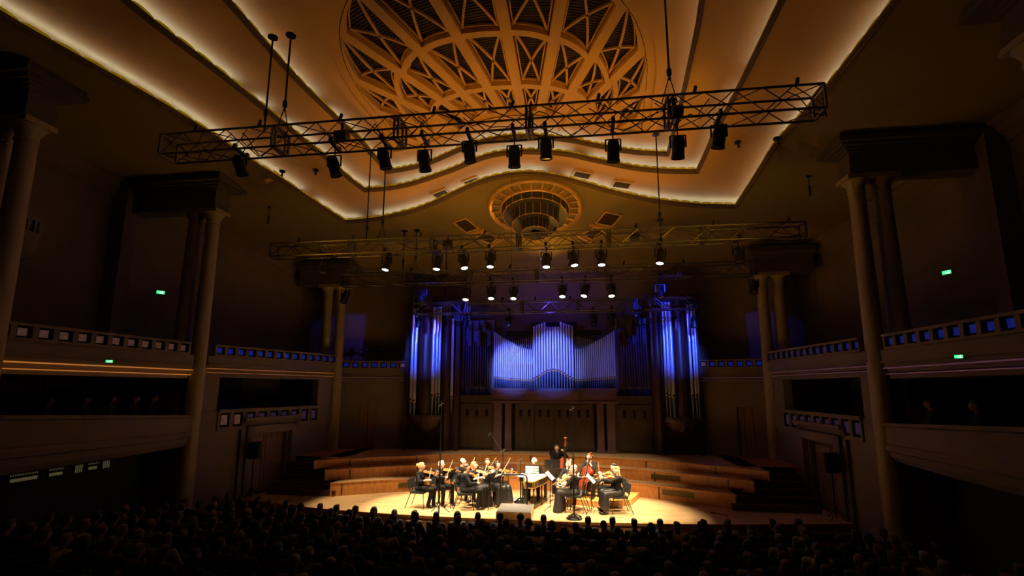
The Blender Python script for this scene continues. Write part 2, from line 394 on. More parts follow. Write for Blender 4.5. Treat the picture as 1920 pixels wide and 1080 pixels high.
ths = [-THM+2*THM*i/NT for i in range(NT+1)]
ribs = [math.radians(a) for a in (-78, -68, -58, -48, -38, -27.7, -18.7, -9.2, .8, 10.8, 20.9, 31, 43, 54, 65, 76)]
lat = MB(); cells = []
def curve_r(f): return [radial(f, t) for t in ths]
def rr(tab, th):
    u = (th+THM)/(2*THM)*NT; i = max(0, min(NT-1, int(u))); return tab[i]+(tab[i+1]-tab[i])*(u-i)
TO, TR, T1, T2, T3 = map(curve_r, (OUTER, RIM, R1, R2, R3)); TN = [near(t) for t in ths]
bands = [(TO, T1), (T1, T2), (T2, T3), (T3, TN)]
DEPTH = .26
# field outside the rim
rows = []
Bo = flat(outward(LC, GAP))
fld = MB()
import bisect
def fill_field():
    # radial sheet from the rim out to the trough line, seen from the sun centre
    N = 140; rowsA = []; rowsB = []
    for i in range(N+1):
        th = -THM+2*THM*i/N; r_in = rr(TR, th)
        s, c = math.sin(th), math.cos(th); r = r_in
        while r < 22:
            x = SUN[0]+s*r; y = SUN[1]-c*r
            if abs(x) > 5.9 or y < -4: break
            r += .05
        rowsA.append([SP(th, r_in+(r-r_in)*j/8) for j in range(9)])
    fld.grid(rowsA)
    # front strip between skylight edge and cove, out to the trough
    A = []; 
    for i in range(61):
        x = -5.9+11.8*i/60; xx = min(4.88, max(-4.36, x)); y0 = front_y(xx)-.3; y1 = front_y(xx)+GAP-.1
        A.append([(x, y0+(y1-y0)*j/8, z0(y0+(y1-y0)*j/8)+KD-.001) for j in range(9)])
    fld.grid(A)
fill_field()
for s in (-1, 1): pass
fld.build('ceiling_field', 'ceil', ceiling)
# rim moulding step
rim = MB()
rim.grid([[SP(t, rr(TR, t)) for t in ths], [SP(t, rr(TR, t), .05) for t in ths], [SP(t, (rr(TR, t)*.5+rr(TO, t)*.5), .05) for t in ths], [SP(t, (rr(TO, t)+.02), .05) for t in ths]])
rim.build('skylight_rim', 'ceil', ceiling)
sky = struct(bpy.data.objects.new('window_1', None)); COL.objects.link(sky); sky['label'] = 'large oval sunburst skylight with slatted panels in the ceiling'
RW = .13
def cell_poly(t0, t1, ro, ri, sh, shr):
    """boundary of a cell, n points, shrunk by sh across ribs and shr along them"""
    n = 8; pts = []
    def T(th, r): d = sh/max(r, .3); return th+d if th == t0 else th-d
    for i in range(n+1):
        th = t0+(t1-t0)*i/n; pts.append((th, rr(ro, th)-shr, 0 if i == 0 else (1 if i == n else None)))
    for i in range(n+1):
        th = t1+(t0-t1)*i/n; pts.append((th, rr(ri, th)+shr, 1 if i == 0 else (0 if i == n else None)))
    out = []
    for th, r, e in pts:
        f = (th-t0)/(t1-t0); d = sh/max(r, .3); th2 = th+d*(1-2*f); out.append((th2, r))
    return out
face = MB()
for bi, (ro, ri) in enumerate(bands):
    for t0, t1 in zip(ribs[:-1], ribs[1:]):
        tm = (t0+t1)/2; h = rr(ro, tm)-rr(ri, tm)
        P0 = cell_poly(t0, t1, ro, ri, 0, 0)
        if h < .34 or min(rr(ro, t0)-rr(ri, t0), rr(ro, t1)-rr(ri, t1)) < .27 or rr(ri, tm)*(t1-t0) < .29:
            if h > .01: face.add([SP(t, r, .05) for t, r in P0], [tuple(range(len(P0)))])
            continue
        P1 = cell_poly(t0, t1, ro, ri, RW, RW*.75); n = len(P0)
        face.add([SP(t, r, .05) for t, r in P0]+[SP(t, r, .05) for t, r in P1], [(i, (i+1)%n, n+(i+1)%n, n+i) for i in range(n)])
        c = MB(); c.add([SP(t, r, .05) for t, r in P1]+[SP(t, r, DEPTH) for t, r in P1], [(i, (i+1)%n, n+(i+1)%n, n+i) for i in range(n)])
        c.m = 1
        # slatted back as a fan of quads between the long sides
        m = n//2; A = P1[:m]; B = P1[m:][::-1]
        c.grid([[SP(t, r, DEPTH) for t, r in A], [SP((ta+tb)/2, (ra+rb)/2, DEPTH) for (ta, ra), (tb, rb) in zip(A, B)], [SP(t, r, DEPTH) for t, r in B]])
        c.m = 0
        cp = c.build('coffer', ['ceil', 'slats'], sky)
        x = MB(); zt = DEPTH-.09
        P2 = cell_poly(t0, t1, ro, ri, RW+.05, RW*.75+.05); k = len(P2)//2
        a, b_, c_, d_ = P2[0], P2[k-1], P2[k], P2[-1]
        def bowed(p, q, bow):
            pts = []
            for i in range(9):
                f = i/8; t = p[0]+(q[0]-p[0])*f; r = p[1]+(q[1]-p[1])*f+bow*math.sin(PI*f); pts.append(SP(t, r, zt))
            for u, v in zip(pts[:-1], pts[1:]): x.bar(u, v, .055, .05)
        bowed(a, c_, .05); bowed(b_, d_, .05)
        for i in range(len(P2)): x.bar(SP(*P2[i], zt+.02), SP(*P2[(i+1) % len(P2)], zt+.02), .03, .05)
        x.build('cross_moulding', 'ceil', cp)
face.build('skylight_lattice', 'ceil', sky)

# --- chandelier of stepped dark tiers in a gilt ring
CX, CY = .62, 16.0; CZ = z0(CY)-.03
ch = empty('chandelier', 'large round stepped glass chandelier in a gilt panelled ring over the stage', 'chandelier', (CX, CY, CZ))
SL = -.227
def tilt(b): b.v = [(x, y, z+SL*y) for x, y, z in b.v]; return b
b = MB(); b.lathe([(1.62, .02), (1.62, -.06), (1.56, -.10), (1.50, -.05), (1.46, -.03)], n=48); tilt(b).build('outer_ring', 'goldtrim', ch, True)
b = MB(); b.lathe([(1.20, .0), (1.20, -.10), (1.15, -.12), (1.12, -.06), (1.12, .02)], n=48); tilt(b).build('inner_ring', 'goldtrim', ch, True)
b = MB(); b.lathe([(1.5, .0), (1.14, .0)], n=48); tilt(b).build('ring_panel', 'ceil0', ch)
for i in range(24):
    b = MB(); a = 2*PI*i/24; b.bar((1.15*math.cos(a), 1.15*math.sin(a), -.04), (1.5*math.cos(a), 1.5*math.sin(a), -.04), .05, .05)
    tilt(b).build('ring_bar', 'goldtrim', ch)
for r0, r1, za, zb in ((1.12, 1.10, 0, -.30), (.80, .78, -.22, -.62), (.48, .46, -.5, -.88)):
    n = 20; b = MB(); vs = []
    b.lathe([(r0, za), (r1, zb)], n=n); b.lathe([(r1, zb), (r1-.32, zb+.06)], n=n); tilt(b).build('glass_tier', M.setdefault('tierglass', mat('smoked_glass', (.045, .036, .016), .6, var=.3, scale=6)), ch)
    b = MB()
    for i in range(n):
        a = 2*PI*i/n; a2 = 2*PI*(i+1)/n; b.tube((r1*math.cos(a), r1*math.sin(a), zb), (r1*math.cos(a2), r1*math.sin(a2), zb), .012, n=5)
        b.ball((r1*math.cos(a), r1*math.sin(a), zb), .028, 6, 4); b.tube((r0*math.cos(a), r0*math.sin(a), za), (r1*math.cos(a), r1*math.sin(a), zb), .010, n=4)
    tilt(b).build('tier_rim', 'goldtrim', ch)
# --- ceiling vents
def vent(x, y, k, ang, w, d, label):
    z = z0(y)+k; t = empty('ceiling_vent', label, 'vent', (x, y, z-.012), ang, 'recessed vents around the chandelier')
    sl = lambda q: SL if y > 13.65 else 0
    def shear(b): 
        c, s = math.cos(ang), math.sin(ang); b.v = [(a, e, f+SL*(a*s+e*c)) for a, e, f in b.v]; return b
    b = MB()
    for s in (-1, 1): b.box((-w/2-.06, s*(d/2+.03)-.03, -.03), (w/2+.06, s*(d/2+.03)+.03, .01)); b.box((s*(w/2+.03)-.03, -d/2, -.03), (s*(w/2+.03)+.03, d/2, .01))
    shear(b).build('frame', 'ceil', t)
    b = MB(); b.box((-w/2, -d/2, -.008), (w/2, d/2, .006)); shear(b).build('grille', M.setdefault('ventmat', mat('vent_grille', (.07, .04, .006), .95, spec=0, var=.3, scale=30)), t)
    b = MB(); b.box((-w/2-.22, d/2+.16, -.05), (w/2+.22, d/2+.24, .01)); shear(b).build('lower_moulding', 'ceil', t)
vent(-2.63, 15.73, .52, math.radians(-25), .56, .28, 'small recessed ceiling vent, outer one of the left pair between the second and third coves')
vent(-1.4, 15.16, .52, math.radians(-24), .52, .26, 'small recessed ceiling vent, inner one of the left pair between the coves')
vent(2.22, 15.12, .52, math.radians(22), .52, .26, 'small recessed ceiling vent, inner one of the right pair between the coves')
vent(3.51, 15.75, .52, math.radians(18), .54, .28, 'small recessed ceiling vent, outer one of the right pair between the coves')
vent(-1.99, 16.88, 0, math.radians(-24), .5, .72, 'square ceiling vent left of the round chandelier')
vent(3.12, 16.88, 0, math.radians(24), .56, .70, 'square ceiling vent right of the round chandelier')
vent(-1.4, 17.8, 0, math.radians(-48), .5, .6, 'ceiling vent partly behind the truss, lower left of the chandelier')
vent(2.62, 17.8, 0, math.radians(48), .5, .6, 'ceiling vent partly behind the truss, lower right of the chandelier')
for x, y, k, lab in ((-6.39, 14.11, .52, 'small dark ceiling camera inside the left cove'), (6.68, 14.05, .52, 'small dark ceiling detector inside the right cove'),
                (-6.95, 13.2, 0, 'tiny ceiling sensor on the edge of the left outer cove'), (7.36, 13.1, 0, 'tiny ceiling sensor on the edge of the right outer cove')):
    b = MB(); b.tube((0,0,0), (0,0,-.05), .09, n=12); b.tube((0,0,-.05), (.02,-.02,-.16), .03, n=8); b.ball((.02,-.03,-.17), .04, 8, 5)
    tag(b.build('ceiling_sensor', 'black', loc=(x, y, z0(y)+k), smooth=True), lab, 'sensor', 'ceiling sensors')
for x, y, lab in ((-8.69, 15.18, 'thin dark microphone hanging from the left side of the ceiling'), (8.93, 15.04, 'thin dark microphone hanging from the right side of the ceiling')):
    b = MB(); b.tube((0,0,0), (0,0,-.04), .06, n=10); b.tube((0,0,-.04), (0,0,-.32), .008, n=5); b.tube((0,0,-.32), (0,0,-.62), .03, n=8)
    tag(b.build('hanging_microphone', 'black', loc=(x, y, z0(y)), smooth=True), lab, 'microphone', 'microphones hanging from the ceiling')

# ================================================================== WALLS
class WP:
    """a vertical wall plane through two plan points; (s, z, d): along, up, out into the hall"""
    def __init__(s, A, B, side): 
        s.A = Vector((*A, 0)); s.t = (Vector((*B, 0))-s.A); s.L = s.t.length; s.t.normalize(); s.n = Vector((-s.t.y, s.t.x, 0))*side
    def P(s, a, z, d=0): return s.A+s.t*a+s.n*d+Vector((0, 0, z))
    def box(s, b, a0, a1, z_0, z1, d0, d1):
        vs = [s.P(a, z, d) for z in (z_0, z1) for a, d in ((a0, d0), (a1, d0), (a1, d1), (a0, d1))]
        b.add(vs, [(0,3,2,1),(4,5,6,7),(0,1,5,4),(1,2,6,5),(2,3,7,6),(3,0,4,7)]); return b
# sides: left walls run away from the camera, hall is to the right (+x): n must point right
def W(A, B, side): return WP(A, B, side)
GL1 = W((-12.7,-4), (-12.7,13.65), -1); GL2 = W((-12.7,13.65), (-9.9,19.6), -1)
GR1 = W((12.7,-4), (12.7,13.5), 1); GR2 = W((12.7,13.5), (10.9,19.6), 1)
def wallbox(g, z_0, z1, mname, name):
    b = MB(); g.box(b, 0, g.L, z_0, z1, -.2, 0); return struct(b.build(name, mname))
wallbox(GL1, -.2, 11.2, 'wallb', 'wall_left_gallery'); wallbox(GL2, -.2, 11.2, 'wallb', 'wall_left_gallery_far')
wallbox(GR1, -.2, 11.2, 'wallb', 'wall_right_gallery'); wallbox(GR2, -.2, 11.2, 'wallb', 'wall_right_gallery_far')
BKL = W((-9.9,19.6), (-5.3,21.0), -1); BKC = W((-5.3,21.0), (7.0,21.0), -1); BKR = W((7.0,21.0), (10.9,19.6), -1)
for g, n in ((BKL, 'wall_back_left'), (BKC, 'wall_back'), (BKR, 'wall_back_right')): wallbox(g, -.2, 10.4, 'wallb', n)
b = MB(); b.box((-13,-4.2,-.3), (13,-4,13.5)); struct(b.build('wall_front', 'slab'))
b = MB(); b.box((-9,-4.2,11.0), (9,-4,13.5)); struct(b.build('wall_front_top', 'slab'))
b = MB()
b.box((-13,-4.2,-.3), (13,21.5,-.1)); struct(b.build('floor', 'slab'))
# cornices of the gallery walls, following the ceiling
def cornice(g, name, n=14):
    b = MB(); prof = ((0, -.55), (.06, -.52), (.10, -.38), (.22, -.30), (.30, -.16), (.42, -.10), (.46, -.02))
    rows = []
    for d, dz in prof:
        row = []
        for i in range(n+1):
            p = g.P(g.L*i/n, 0, d); row.append((p.x, p.y, z0(p.y)+dz))
        rows.append(row)
    b.grid(rows); struct(b.build(name, 'wallb'))
for i, g in enumerate((GL1, GL2, GR1, GR2, BKL, BKR)): cornice(g, 'trim_%d' % (4+i))
for (gx, gy, lab) in ((-12.45, 13.3, 0), (12.45, 13.2, 0)):
    b = MB(); b.box((gx-.28, gy-.2, 4.9), (gx+.28, gy+.25, 11.1)); struct(b.build('trim_%d' % (10 if gx < 0 else 11), 'wallb'))

# ================================================================== COLUMNS AND ENTABLATURES
def column(x, y, zb, zn, r, label, group):
    t = empty('column', label, 'column', (x, y, zb), 0, group)
    h = zn-zb; b = MB(); rb = r*1.28
    b.lathe([(rb, 0)]+[(rb+(r-rb)*(i/10)**1.2, h*i/10) for i in range(1, 11)], n=24); b.build('shaft', 'stone', t, True)
    b = MB(); b.lathe([(rb*1.3, -.0), (rb*1.3, .1), (rb*1.12, .16), (rb*1.18, .2), (rb, .27)], n=24); b.build('base', 'stone', t, True)
    b = MB(); b.lathe([(r, h-.03), (r*1.12, h-.02), (r*1.12, h+.02), (r*1.02, h+.03), (r*1.06, h+.14), (r*1.5, h+.28), (r*1.7, h+.33)], n=24)
    b.box((-r*1.7, -r*1.7, h+.32), (r*1.7, r*1.7, h+.44)); b.build('capital', 'stone', t, True)
    return t
def entab(x0, x1, y, zb, zt, sgn, label):
    """beam from the columns to the gallery wall; sgn: which way the hall lies"""
    t = empty('entablature', label, 'beam', ((x0+x1)/2, y, zb), 0, 'beams over the column pairs'); hx = (x1-x0)/2; H = zt-zb
    e = lambda d: (-hx-(d if sgn < 0 else 0), hx+(d if sgn > 0 else 0))
    def pr(name, zs):
        b = MB()
        for za, zc, d in zs: a, c = e(d); b.box((a, -.30-d, za), (c, .30+d, zc))
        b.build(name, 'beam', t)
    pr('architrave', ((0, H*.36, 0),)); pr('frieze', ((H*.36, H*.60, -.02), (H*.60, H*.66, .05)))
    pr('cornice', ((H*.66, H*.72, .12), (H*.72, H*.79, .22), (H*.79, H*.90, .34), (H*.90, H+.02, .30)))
for sx, nm in ((-1, 'left'), (1, 'right')):
    w0 = 9.47 if sx < 0 else 9.42
    for y, zb, zn, r, tag_, wi, wo, xw in ((8.2, 0, 9.62, .19, 'nearest', w0, .62, 12.35), (13.6, 0, 9.62, .19, 'middle', w0, .62, 12.35), (19.3, 1.0, 8.33, .185, 'farthest', 7.92 if sx < 0 else 8.85, .58, 9.72 if sx < 0 else 10.6)):
        grp = 'paired columns'
        column(sx*wi, y, zb, zn, r, '%s pale column, hall-side one of the %s pair on the %s' % ('slender', tag_, nm), grp)
        zf = 4.9 if y < 15 else 4.6
        column(sx*(wi+wo), y, zf, zn, r, 'slender pale column, wall-side one of the %s pair on the %s' % (tag_, nm), grp)
        zt = z0(y)-.03-(.12 if y > 15 else 0)
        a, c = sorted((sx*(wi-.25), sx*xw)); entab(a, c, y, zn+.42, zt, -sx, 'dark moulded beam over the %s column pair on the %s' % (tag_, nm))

# ================================================================== SIDE BAYS
def parapet(g, s0, s1, z_0, z1, n, pm, name, label, depth=.16, wy=.62):
    t = empty(name, label, 'parapet', g.P((s0+s1)/2, z_0), 0); t['kind'] = 'structure'
    o = t.location; inv = lambda b: setattr(b, 'v', [tuple(Vector(v)-o) for v in b.v]) or b
    b = MB(); H = z1-z_0; g.box(b, s0, s1, z_0, z_0+H*.16, 0, depth); g.box(b, s0, s1, z1-H*.16, z1, -.03, depth+.03)
    p = (s1-s0)/n
    for i in range(n+1):
        a = s0+p*i; g.box(b, max(s0, a-p*.14), min(s1, a+p*.14), z_0+H*.16, z1-H*.16, 0, depth)
    inv(b).build('rail', 'wall', t)
    for i in range(n):
        a = s0+p*i; b = MB(); g.box(b, a+p*.14, a+p*.86, z_0+H*.16, z1-H*.16, depth*.4, depth*.5); m = pm(i) if callable(pm) else pm
        q = inv(b).build('lit_pane', m, t)  # pane added in the opening to carry the painted glow
        b = MB(); x0_, x1_, y0_, y1_ = a+p*.14, a+p*.86, z_0+H*.16, z1-H*.16; w_ = p*.11; h_ = H*.11
        g.box(b, x0_, x0_+w_, y0_, y1_, depth*.5, depth*.7); g.box(b, x1_-w_, x1_, y0_, y1_, depth*.5, depth*.7); g.box(b, x0_, x1_, y0_, y0_+h_, depth*.5, depth*.7); g.box(b, x0_, x1_, y1_-h_, y1_, depth*.5, depth*.7)
        inv(b).build('inner_frame', 'dark', q)
def fascia(g, s0, s1, zt, zb, name, warm):
    b = MB(); z = zt
    for f0, f1, d in ((0, .40, .10), (.40, .46, .13), (.46, .62, .06), (.62, .78, .0), (.78, 1, -.04)): g.box(b, s0, s1, zt-(zt-zb)*f1, zt-(zt-zb)*f0, -.3, d)
    o = struct(b.build(name, 'wall'))
    b = MB(); g.box(b, s0, s1, zt-(zt-zb)*.66, zt-(zt-zb)*.62, 0, .10); g.box(b, s0, s1, zt-(zt-zb)*.86, zt-(zt-zb)*.83, -.04, .05); b.build('gilt_strip', warm, o)
    b = MB(); g.box(b, s0, s1, zb, zb+.1, -3.2, -.3); b.build('gallery_floor', 'slab', o)
M['strip_warm'] = mat('gilt_strip_painted_glow', (.9, .5, .12), .4, .5, emit=(1, .36, .06), es=.30, var=.2)  # strip emissions paint in light caught by the gilt mouldings
M['strip_mid'] = mat('gilt_strip_faint_painted_glow', (.7, .4, .12), .4, .5, emit=(1, .36, .06), es=.10, var=.2)
M['strip_dim'] = mat('gilt_strip_dim_painted_glow', (.7, .4, .2), .4, .5, emit=(.5, .22, .5), es=.03, var=.2)
bay = {}
for sx, nm in ((-1, 'left'), (1, 'right')):
    side = -1 if sx < 0 else 1
    g0 = W((sx*9.5, -4), (sx*9.5, 13.45), side)
    g1 = W((-9.35,13.65), (-7.95,19.35), -1) if sx < 0 else W((9.3,13.5), (8.87,19.35), 1)
    g2 = W((-7.9,19.4), (-5.2,20.1), -1) if sx < 0 else W((8.85,19.4), (6.6,20.1), 1)
    base = 12 if sx < 0 else 30; up = 'gallery parapet with small square openings'
    pb = (lambda i: 'panel_warm' if i < 19 else 'panel_warm') if sx < 0 else (lambda i: 'panel_blue' if i < 24 else 'panel_blue')
    L0 = g0.L
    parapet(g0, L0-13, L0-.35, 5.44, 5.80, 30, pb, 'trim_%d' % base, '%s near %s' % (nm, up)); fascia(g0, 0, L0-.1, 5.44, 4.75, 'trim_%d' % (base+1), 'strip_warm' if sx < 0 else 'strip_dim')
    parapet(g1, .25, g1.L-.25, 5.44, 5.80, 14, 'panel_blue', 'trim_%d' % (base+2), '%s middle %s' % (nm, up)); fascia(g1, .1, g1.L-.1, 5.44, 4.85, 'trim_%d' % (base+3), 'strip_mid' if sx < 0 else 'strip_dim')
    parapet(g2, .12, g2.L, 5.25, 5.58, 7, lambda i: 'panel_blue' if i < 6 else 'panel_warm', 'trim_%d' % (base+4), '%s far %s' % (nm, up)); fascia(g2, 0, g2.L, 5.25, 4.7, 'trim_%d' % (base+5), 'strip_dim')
    # middle bay wall
    b = MB(); g = g1; T = .3
    z_op0, z_op1 = 3.8, 4.8
    def wbox(a0, a1, za, zc): g.box(b, a0, a1, za, zc, -T, 0)
    d0, d1, dz = (1.97, 3.48, 2.93) if sx < 0 else (1.85, 3.5, 2.93)
    wbox(0, .62, -.2, 4.85); wbox(4.88, g.L, -.2, 4.85); wbox(.62, 4.88, z_op1, 4.86)
    wbox(.62, d0, -.2, 3.15); wbox(d1, 4.88, -.2, 3.15); wbox(d0, d1, dz, 3.15); wbox(d0, d1, -.2, 1.0)
    wall = struct(b.build('wall_%s' % nm, 'wall'))
    parapet(g, .62, 4.88, 3.15, 3.8, 9, (lambda i: 'panel_warm' if i < 2 else 'panel_dim') if sx < 0 else 'panel_dim', 'trim_%d' % (base+6), '%s box parapet with nine square openings' % nm, depth=.1)
    b = MB(); g.box(b, .55, 4.95, 3.05, 4.85, -2.5, -2.4); g.box(b, .45, .55, 3.05, 4.85, -2.5, -T); g.box(b, 4.95, 5.05, 3.05, 4.85, -2.5, -T); g.box(b, .5, 5, 3.0, 3.1, -2.5, -T); b.build('box_interior', 'slab', wall)
    b = MB(); g.box(b, 4.9, g.L-.2, 3.15, 3.75, 0, .05); g.box(b, .1, .62, 3.15, 3.75, 0, .05); g.box(b, 4.9, g.L-.2, 3.42, 3.46, .05, .08); b.build('wall_band', 'wall', wall)
    # stepped portal
    b = MB()
    for e, d, zt in ((.34, .10, 3.46), (.17, .18, 3.22)):
        g.box(b, d0-e-.12, d0-e+.10, 0.6, zt, 0, d); g.box(b, d1+e-.10, d1+e+.12, .6, zt, 0, d); g.box(b, d0-e-.12, d1+e+.12, zt-.24, zt, 0, d)
    g.box(b, d0-.45, d1+.45, 3.4, 3.5, 0, .24); struct(b.build('trim_%d' % (base+7), 'wall'))
    t = empty('door_%d' % (1 if sx < 0 else 2), None, None, g.P(d0, 1)); struct(t, 'tall brown double door in the stepped portal on the %s' % nm)
    o = t.location.copy()
    def loc_(b, name, m, par): b.v = [tuple(Vector(v)-o) for v in b.v]; return b.build(name, m, par)
    mid = d0+(d1-d0)*.42
    for a0, a1 in ((d0+.02, mid-.01), (mid+.01, d1-.02)):
        b = MB(); g.box(b, a0, a1, 1.0, dz, -.22, -.16); lf = loc_(b, 'door_leaf', 'door_wood', t)
        b = MB(); g.box(b, a0+.12, a1-.12, 1.15, 1.9, -.16, -.14); g.box(b, a0+.12, a1-.12, 2.0, dz-.12, -.16, -.14); loc_(b, 'panel', 'door_wood', lf)
    # far wall between last column and organ
    g = g2; b = MB(); dd0, dd1 = (.93, 1.6) if sx < 0 else (.6, 1.15)
    g.box(b, 0, dd0, 0, 4.75, -.25, 0); g.box(b, dd1, g.L, 0, 4.75, -.25, 0); g.box(b, dd0, dd1, 3.82, 4.75, -.25, 0); g.box(b, dd0, dd1, 0, 2.04, -.25, 0)
    struct(b.build('wall_%s_far' % nm, 'wall'))
    t = empty('door_%d' % (3 if sx < 0 else 4), None, None, g.P(dd0, 2.04)); struct(t, 'narrow brown door in the far wall on the %s' % nm); o = t.location.copy()
    b = MB(); g.box(b, dd0+.01, dd1-.01, 2.04, 3.82, -.2, -.12); lf = loc_(b, 'door_leaf', 'door_wood', t)
    b = MB(); g.box(b, dd0+.3, dd0+.33, 2.1, 3.8, -.12, -.11); loc_(b, 'seam', 'organ_wood', lf)
    # near bay: lower balcony with bowed front
    N = 24; rows = []; x0 = 9.35
    def bow(i, out=0):
        f = i/N; y = -2+15.6*f; e = max(0, 1-abs(2*min(f, .999)-1)**3)
        return (sx*(x0-.0-.42*e-out), y)
    rk = lambda y, z: .054*(13.7-y)*max(0, (z-2.8)/.86)
    prof = ((0, 3.66), (0.05, 3.66), (.05, 3.60), (.0, 3.58), (0, 3.2), (-.02, 3.18), (.03, 3.12), (.03, 3.05), (-.03, 3.02), (-.05, 2.9), (-.14, 2.8), (-.35, 2.74), (-3.2, 2.70))
    for d, z in prof: rows.append([(bow(i, d)[0], bow(i, d)[1], z+rk(bow(i)[1], z)) for i in range(N+1)])
    b = MB(); b.grid(rows); b.grid([[(bow(i)[0], bow(i)[1], 3.66+rk(bow(i)[1], 3.66)) for i in range(N+1)], [(bow(i)[0]+sx*.15, bow(i)[1], 3.66+rk(bow(i)[1], 3.66)) for i in range(N+1)], [(bow(i)[0]+sx*.15, bow(i)[1], 3.0) for i in range(N+1)]])
    a = bow(N); b.add([(a[0]-sx*.05, a[1], 3.66), (sx*12.6, a[1], 3.66), (sx*12.6, a[1], 2.7), (a[0], a[1], 2.74)], [(0, 1, 2, 3)])
    o = struct(b.build('trim_%d' % (base+8), 'wall')); o['label'] = '%s lower balcony with plain bowed front' % nm
    b = MB(); b.box((min(sx*9.45, sx*12.6), -4, 2.95), (max(sx*9.45, sx*12.6), 13.4, 3.02)); b.build('balcony_floor', 'slab', o)
    b = MB(); b.box((min(sx*10.5, sx*10.7), -4, -.2), (max(sx*10.5, sx*10.7), 13.4, 2.9)); struct(b.build('wall_%s_lower' % nm, 'slab'))
    # cross wall where the bay ends
    b = MB(); b.box((min(sx*9.5, sx*12.6), 13.4, -.2), (max(sx*9.5, sx*12.6), 13.62, 2.9)); struct(b.build('wall_%s_end' % nm, 'wall'))
    b = MB(); b.box((min(sx*9.9, sx*12.6), 13.4, 2.9), (max(sx*9.9, sx*12.6), 13.62, 4.8)); struct(b.build('wall_%s_end_upper' % nm, 'wall'))
# door and dark gallery details on the left/right balconies
M['red_door'] = mat('dim_red_door', (.12, .02, .02), .6); M['blue_glow_door'] = mat('dark_blue_painted_glow', (.01, .02, .16), .6, emit=(.01, .03, .5), es=.012)  # the blue door's faint emission is painted light, not a lamp
for x, y0, y1, m, lab in ((-12.66, 10.7, 13.0, 'red_door', 'dark red double door behind the left lower balcony'), (12.6, 12.0, 13.3, 'blue_glow_door', 'dark blue double door behind the right lower balcony')):
    b = MB(); ym = (y0+y1)/2
    b.box((x-.04, y0, 3.0), (x+.04, ym-.02, 4.72)); b.box((x-.04, ym+.02, 3.0), (x+.04, y1, 4.72)); struct(b.build('door_%d' % (5 if x < 0 else 6), m), lab)
# lit transoms under the left lower balcony
for i, (y0, y1) in enumerate(((9.68, 10.32), (10.5, 10.88), (11.12, 11.35), (11.45, 11.75), (11.85, 12.05))):
    b = MB(); b.box((-10.49, y0, 2.36), (-10.45, y1, 2.58)); o = struct(b.build('window_%d' % (2+i), 'slab'))
    b = MB()
    if i in (2, 4):
        for k in range(4): b.box((-10.45, y0+.02+k*.05, 2.38), (-10.44, y0+.045+k*.05, 2.56))
    else:
        b.box((-10.45, y0+.03, 2.40), (-10.44, y1-.05, 2.47))
        for k in range(int((y1-y0)/.05)): b.box((-10.45, y0+.02+k*.05, 2.53), (-10.44, y0+.04+k*.05, 2.56))
    b.build('lit_pane', 'window', o)
# small oval box high on the left gallery wall
t = empty('wall_box', 'small rounded balcony box high on the left gallery wall beside the nearest column', 'balcony', (-12.7, 10.4, 7.9))
b = MB(); b.lathe([(.08, -.25), (.35, -.1), (.55, .0), (.62, .12), (.62, .5), (.66, .55), (.66, .6)], n=28, cap=True); b.build('bowed_front', 'wall', t, True)
b = MB(); b.lathe([(.62, .9), (.66, .9), (.66, .98), (.60, .98)], n=28)
for i in range(20): a = 2*PI*i/20; b.bar((.62*math.cos(a), .62*math.sin(a), .58), (.62*math.cos(a), .62*math.sin(a), .92), .06)
b.build('balustrade', 'wall', t)
# exit signs
def exit_sign(x, y, z, rz, lab, k=1):
    t = empty('exit_sign', lab, 'exit sign', (x, y, z), rz, 'green exit signs'); t.scale = (k, k, k)
    b = MB(); b.box((-.15, -.03, -.075), (.15, .03, .075)); b.build('housing', 'black', t)
    b = MB(); b.box((-.14, -.036, -.065), (.14, -.03, .065)); b.build('green_face', 'green', t)
    b = MB(); b.ball((-.02, -.038, .035), (.012, .004, .012), 8, 5); b.bar((-.02,-.038,.02), (-.01,-.038,-.01), .02, .004, (0,1,0)); b.bar((-.01,-.038,-.01), (-.035,-.038,-.045), .012, .004, (0,1,0)); b.bar((-.01,-.038,-.01), (.02,-.038,-.04), .012, .004, (0,1,0))
    b.box((.04, -.04, -.05), (.085, -.036, .05)); b.bar((-.1,-.038,0), (-.055,-.038,0), .014, .004, (0,1,0)); b.build('running_figure', 'greenw', t)
exit_sign(-12.12, 14.70, 7.68, math.radians(58), 'green exit sign glowing high on the left gallery wall', .85)
exit_sign(-9.33, 10.6, 5.11, math.radians(60), 'green exit sign under the left upper gallery', .5)
exit_sign(12.18, 14.90, 7.69, math.radians(-66), 'green exit sign glowing high on the right gallery wall', .8)
exit_sign(9.33, 10.7, 5.12, math.radians(-60), 'green exit sign under the right upper gallery', .5)
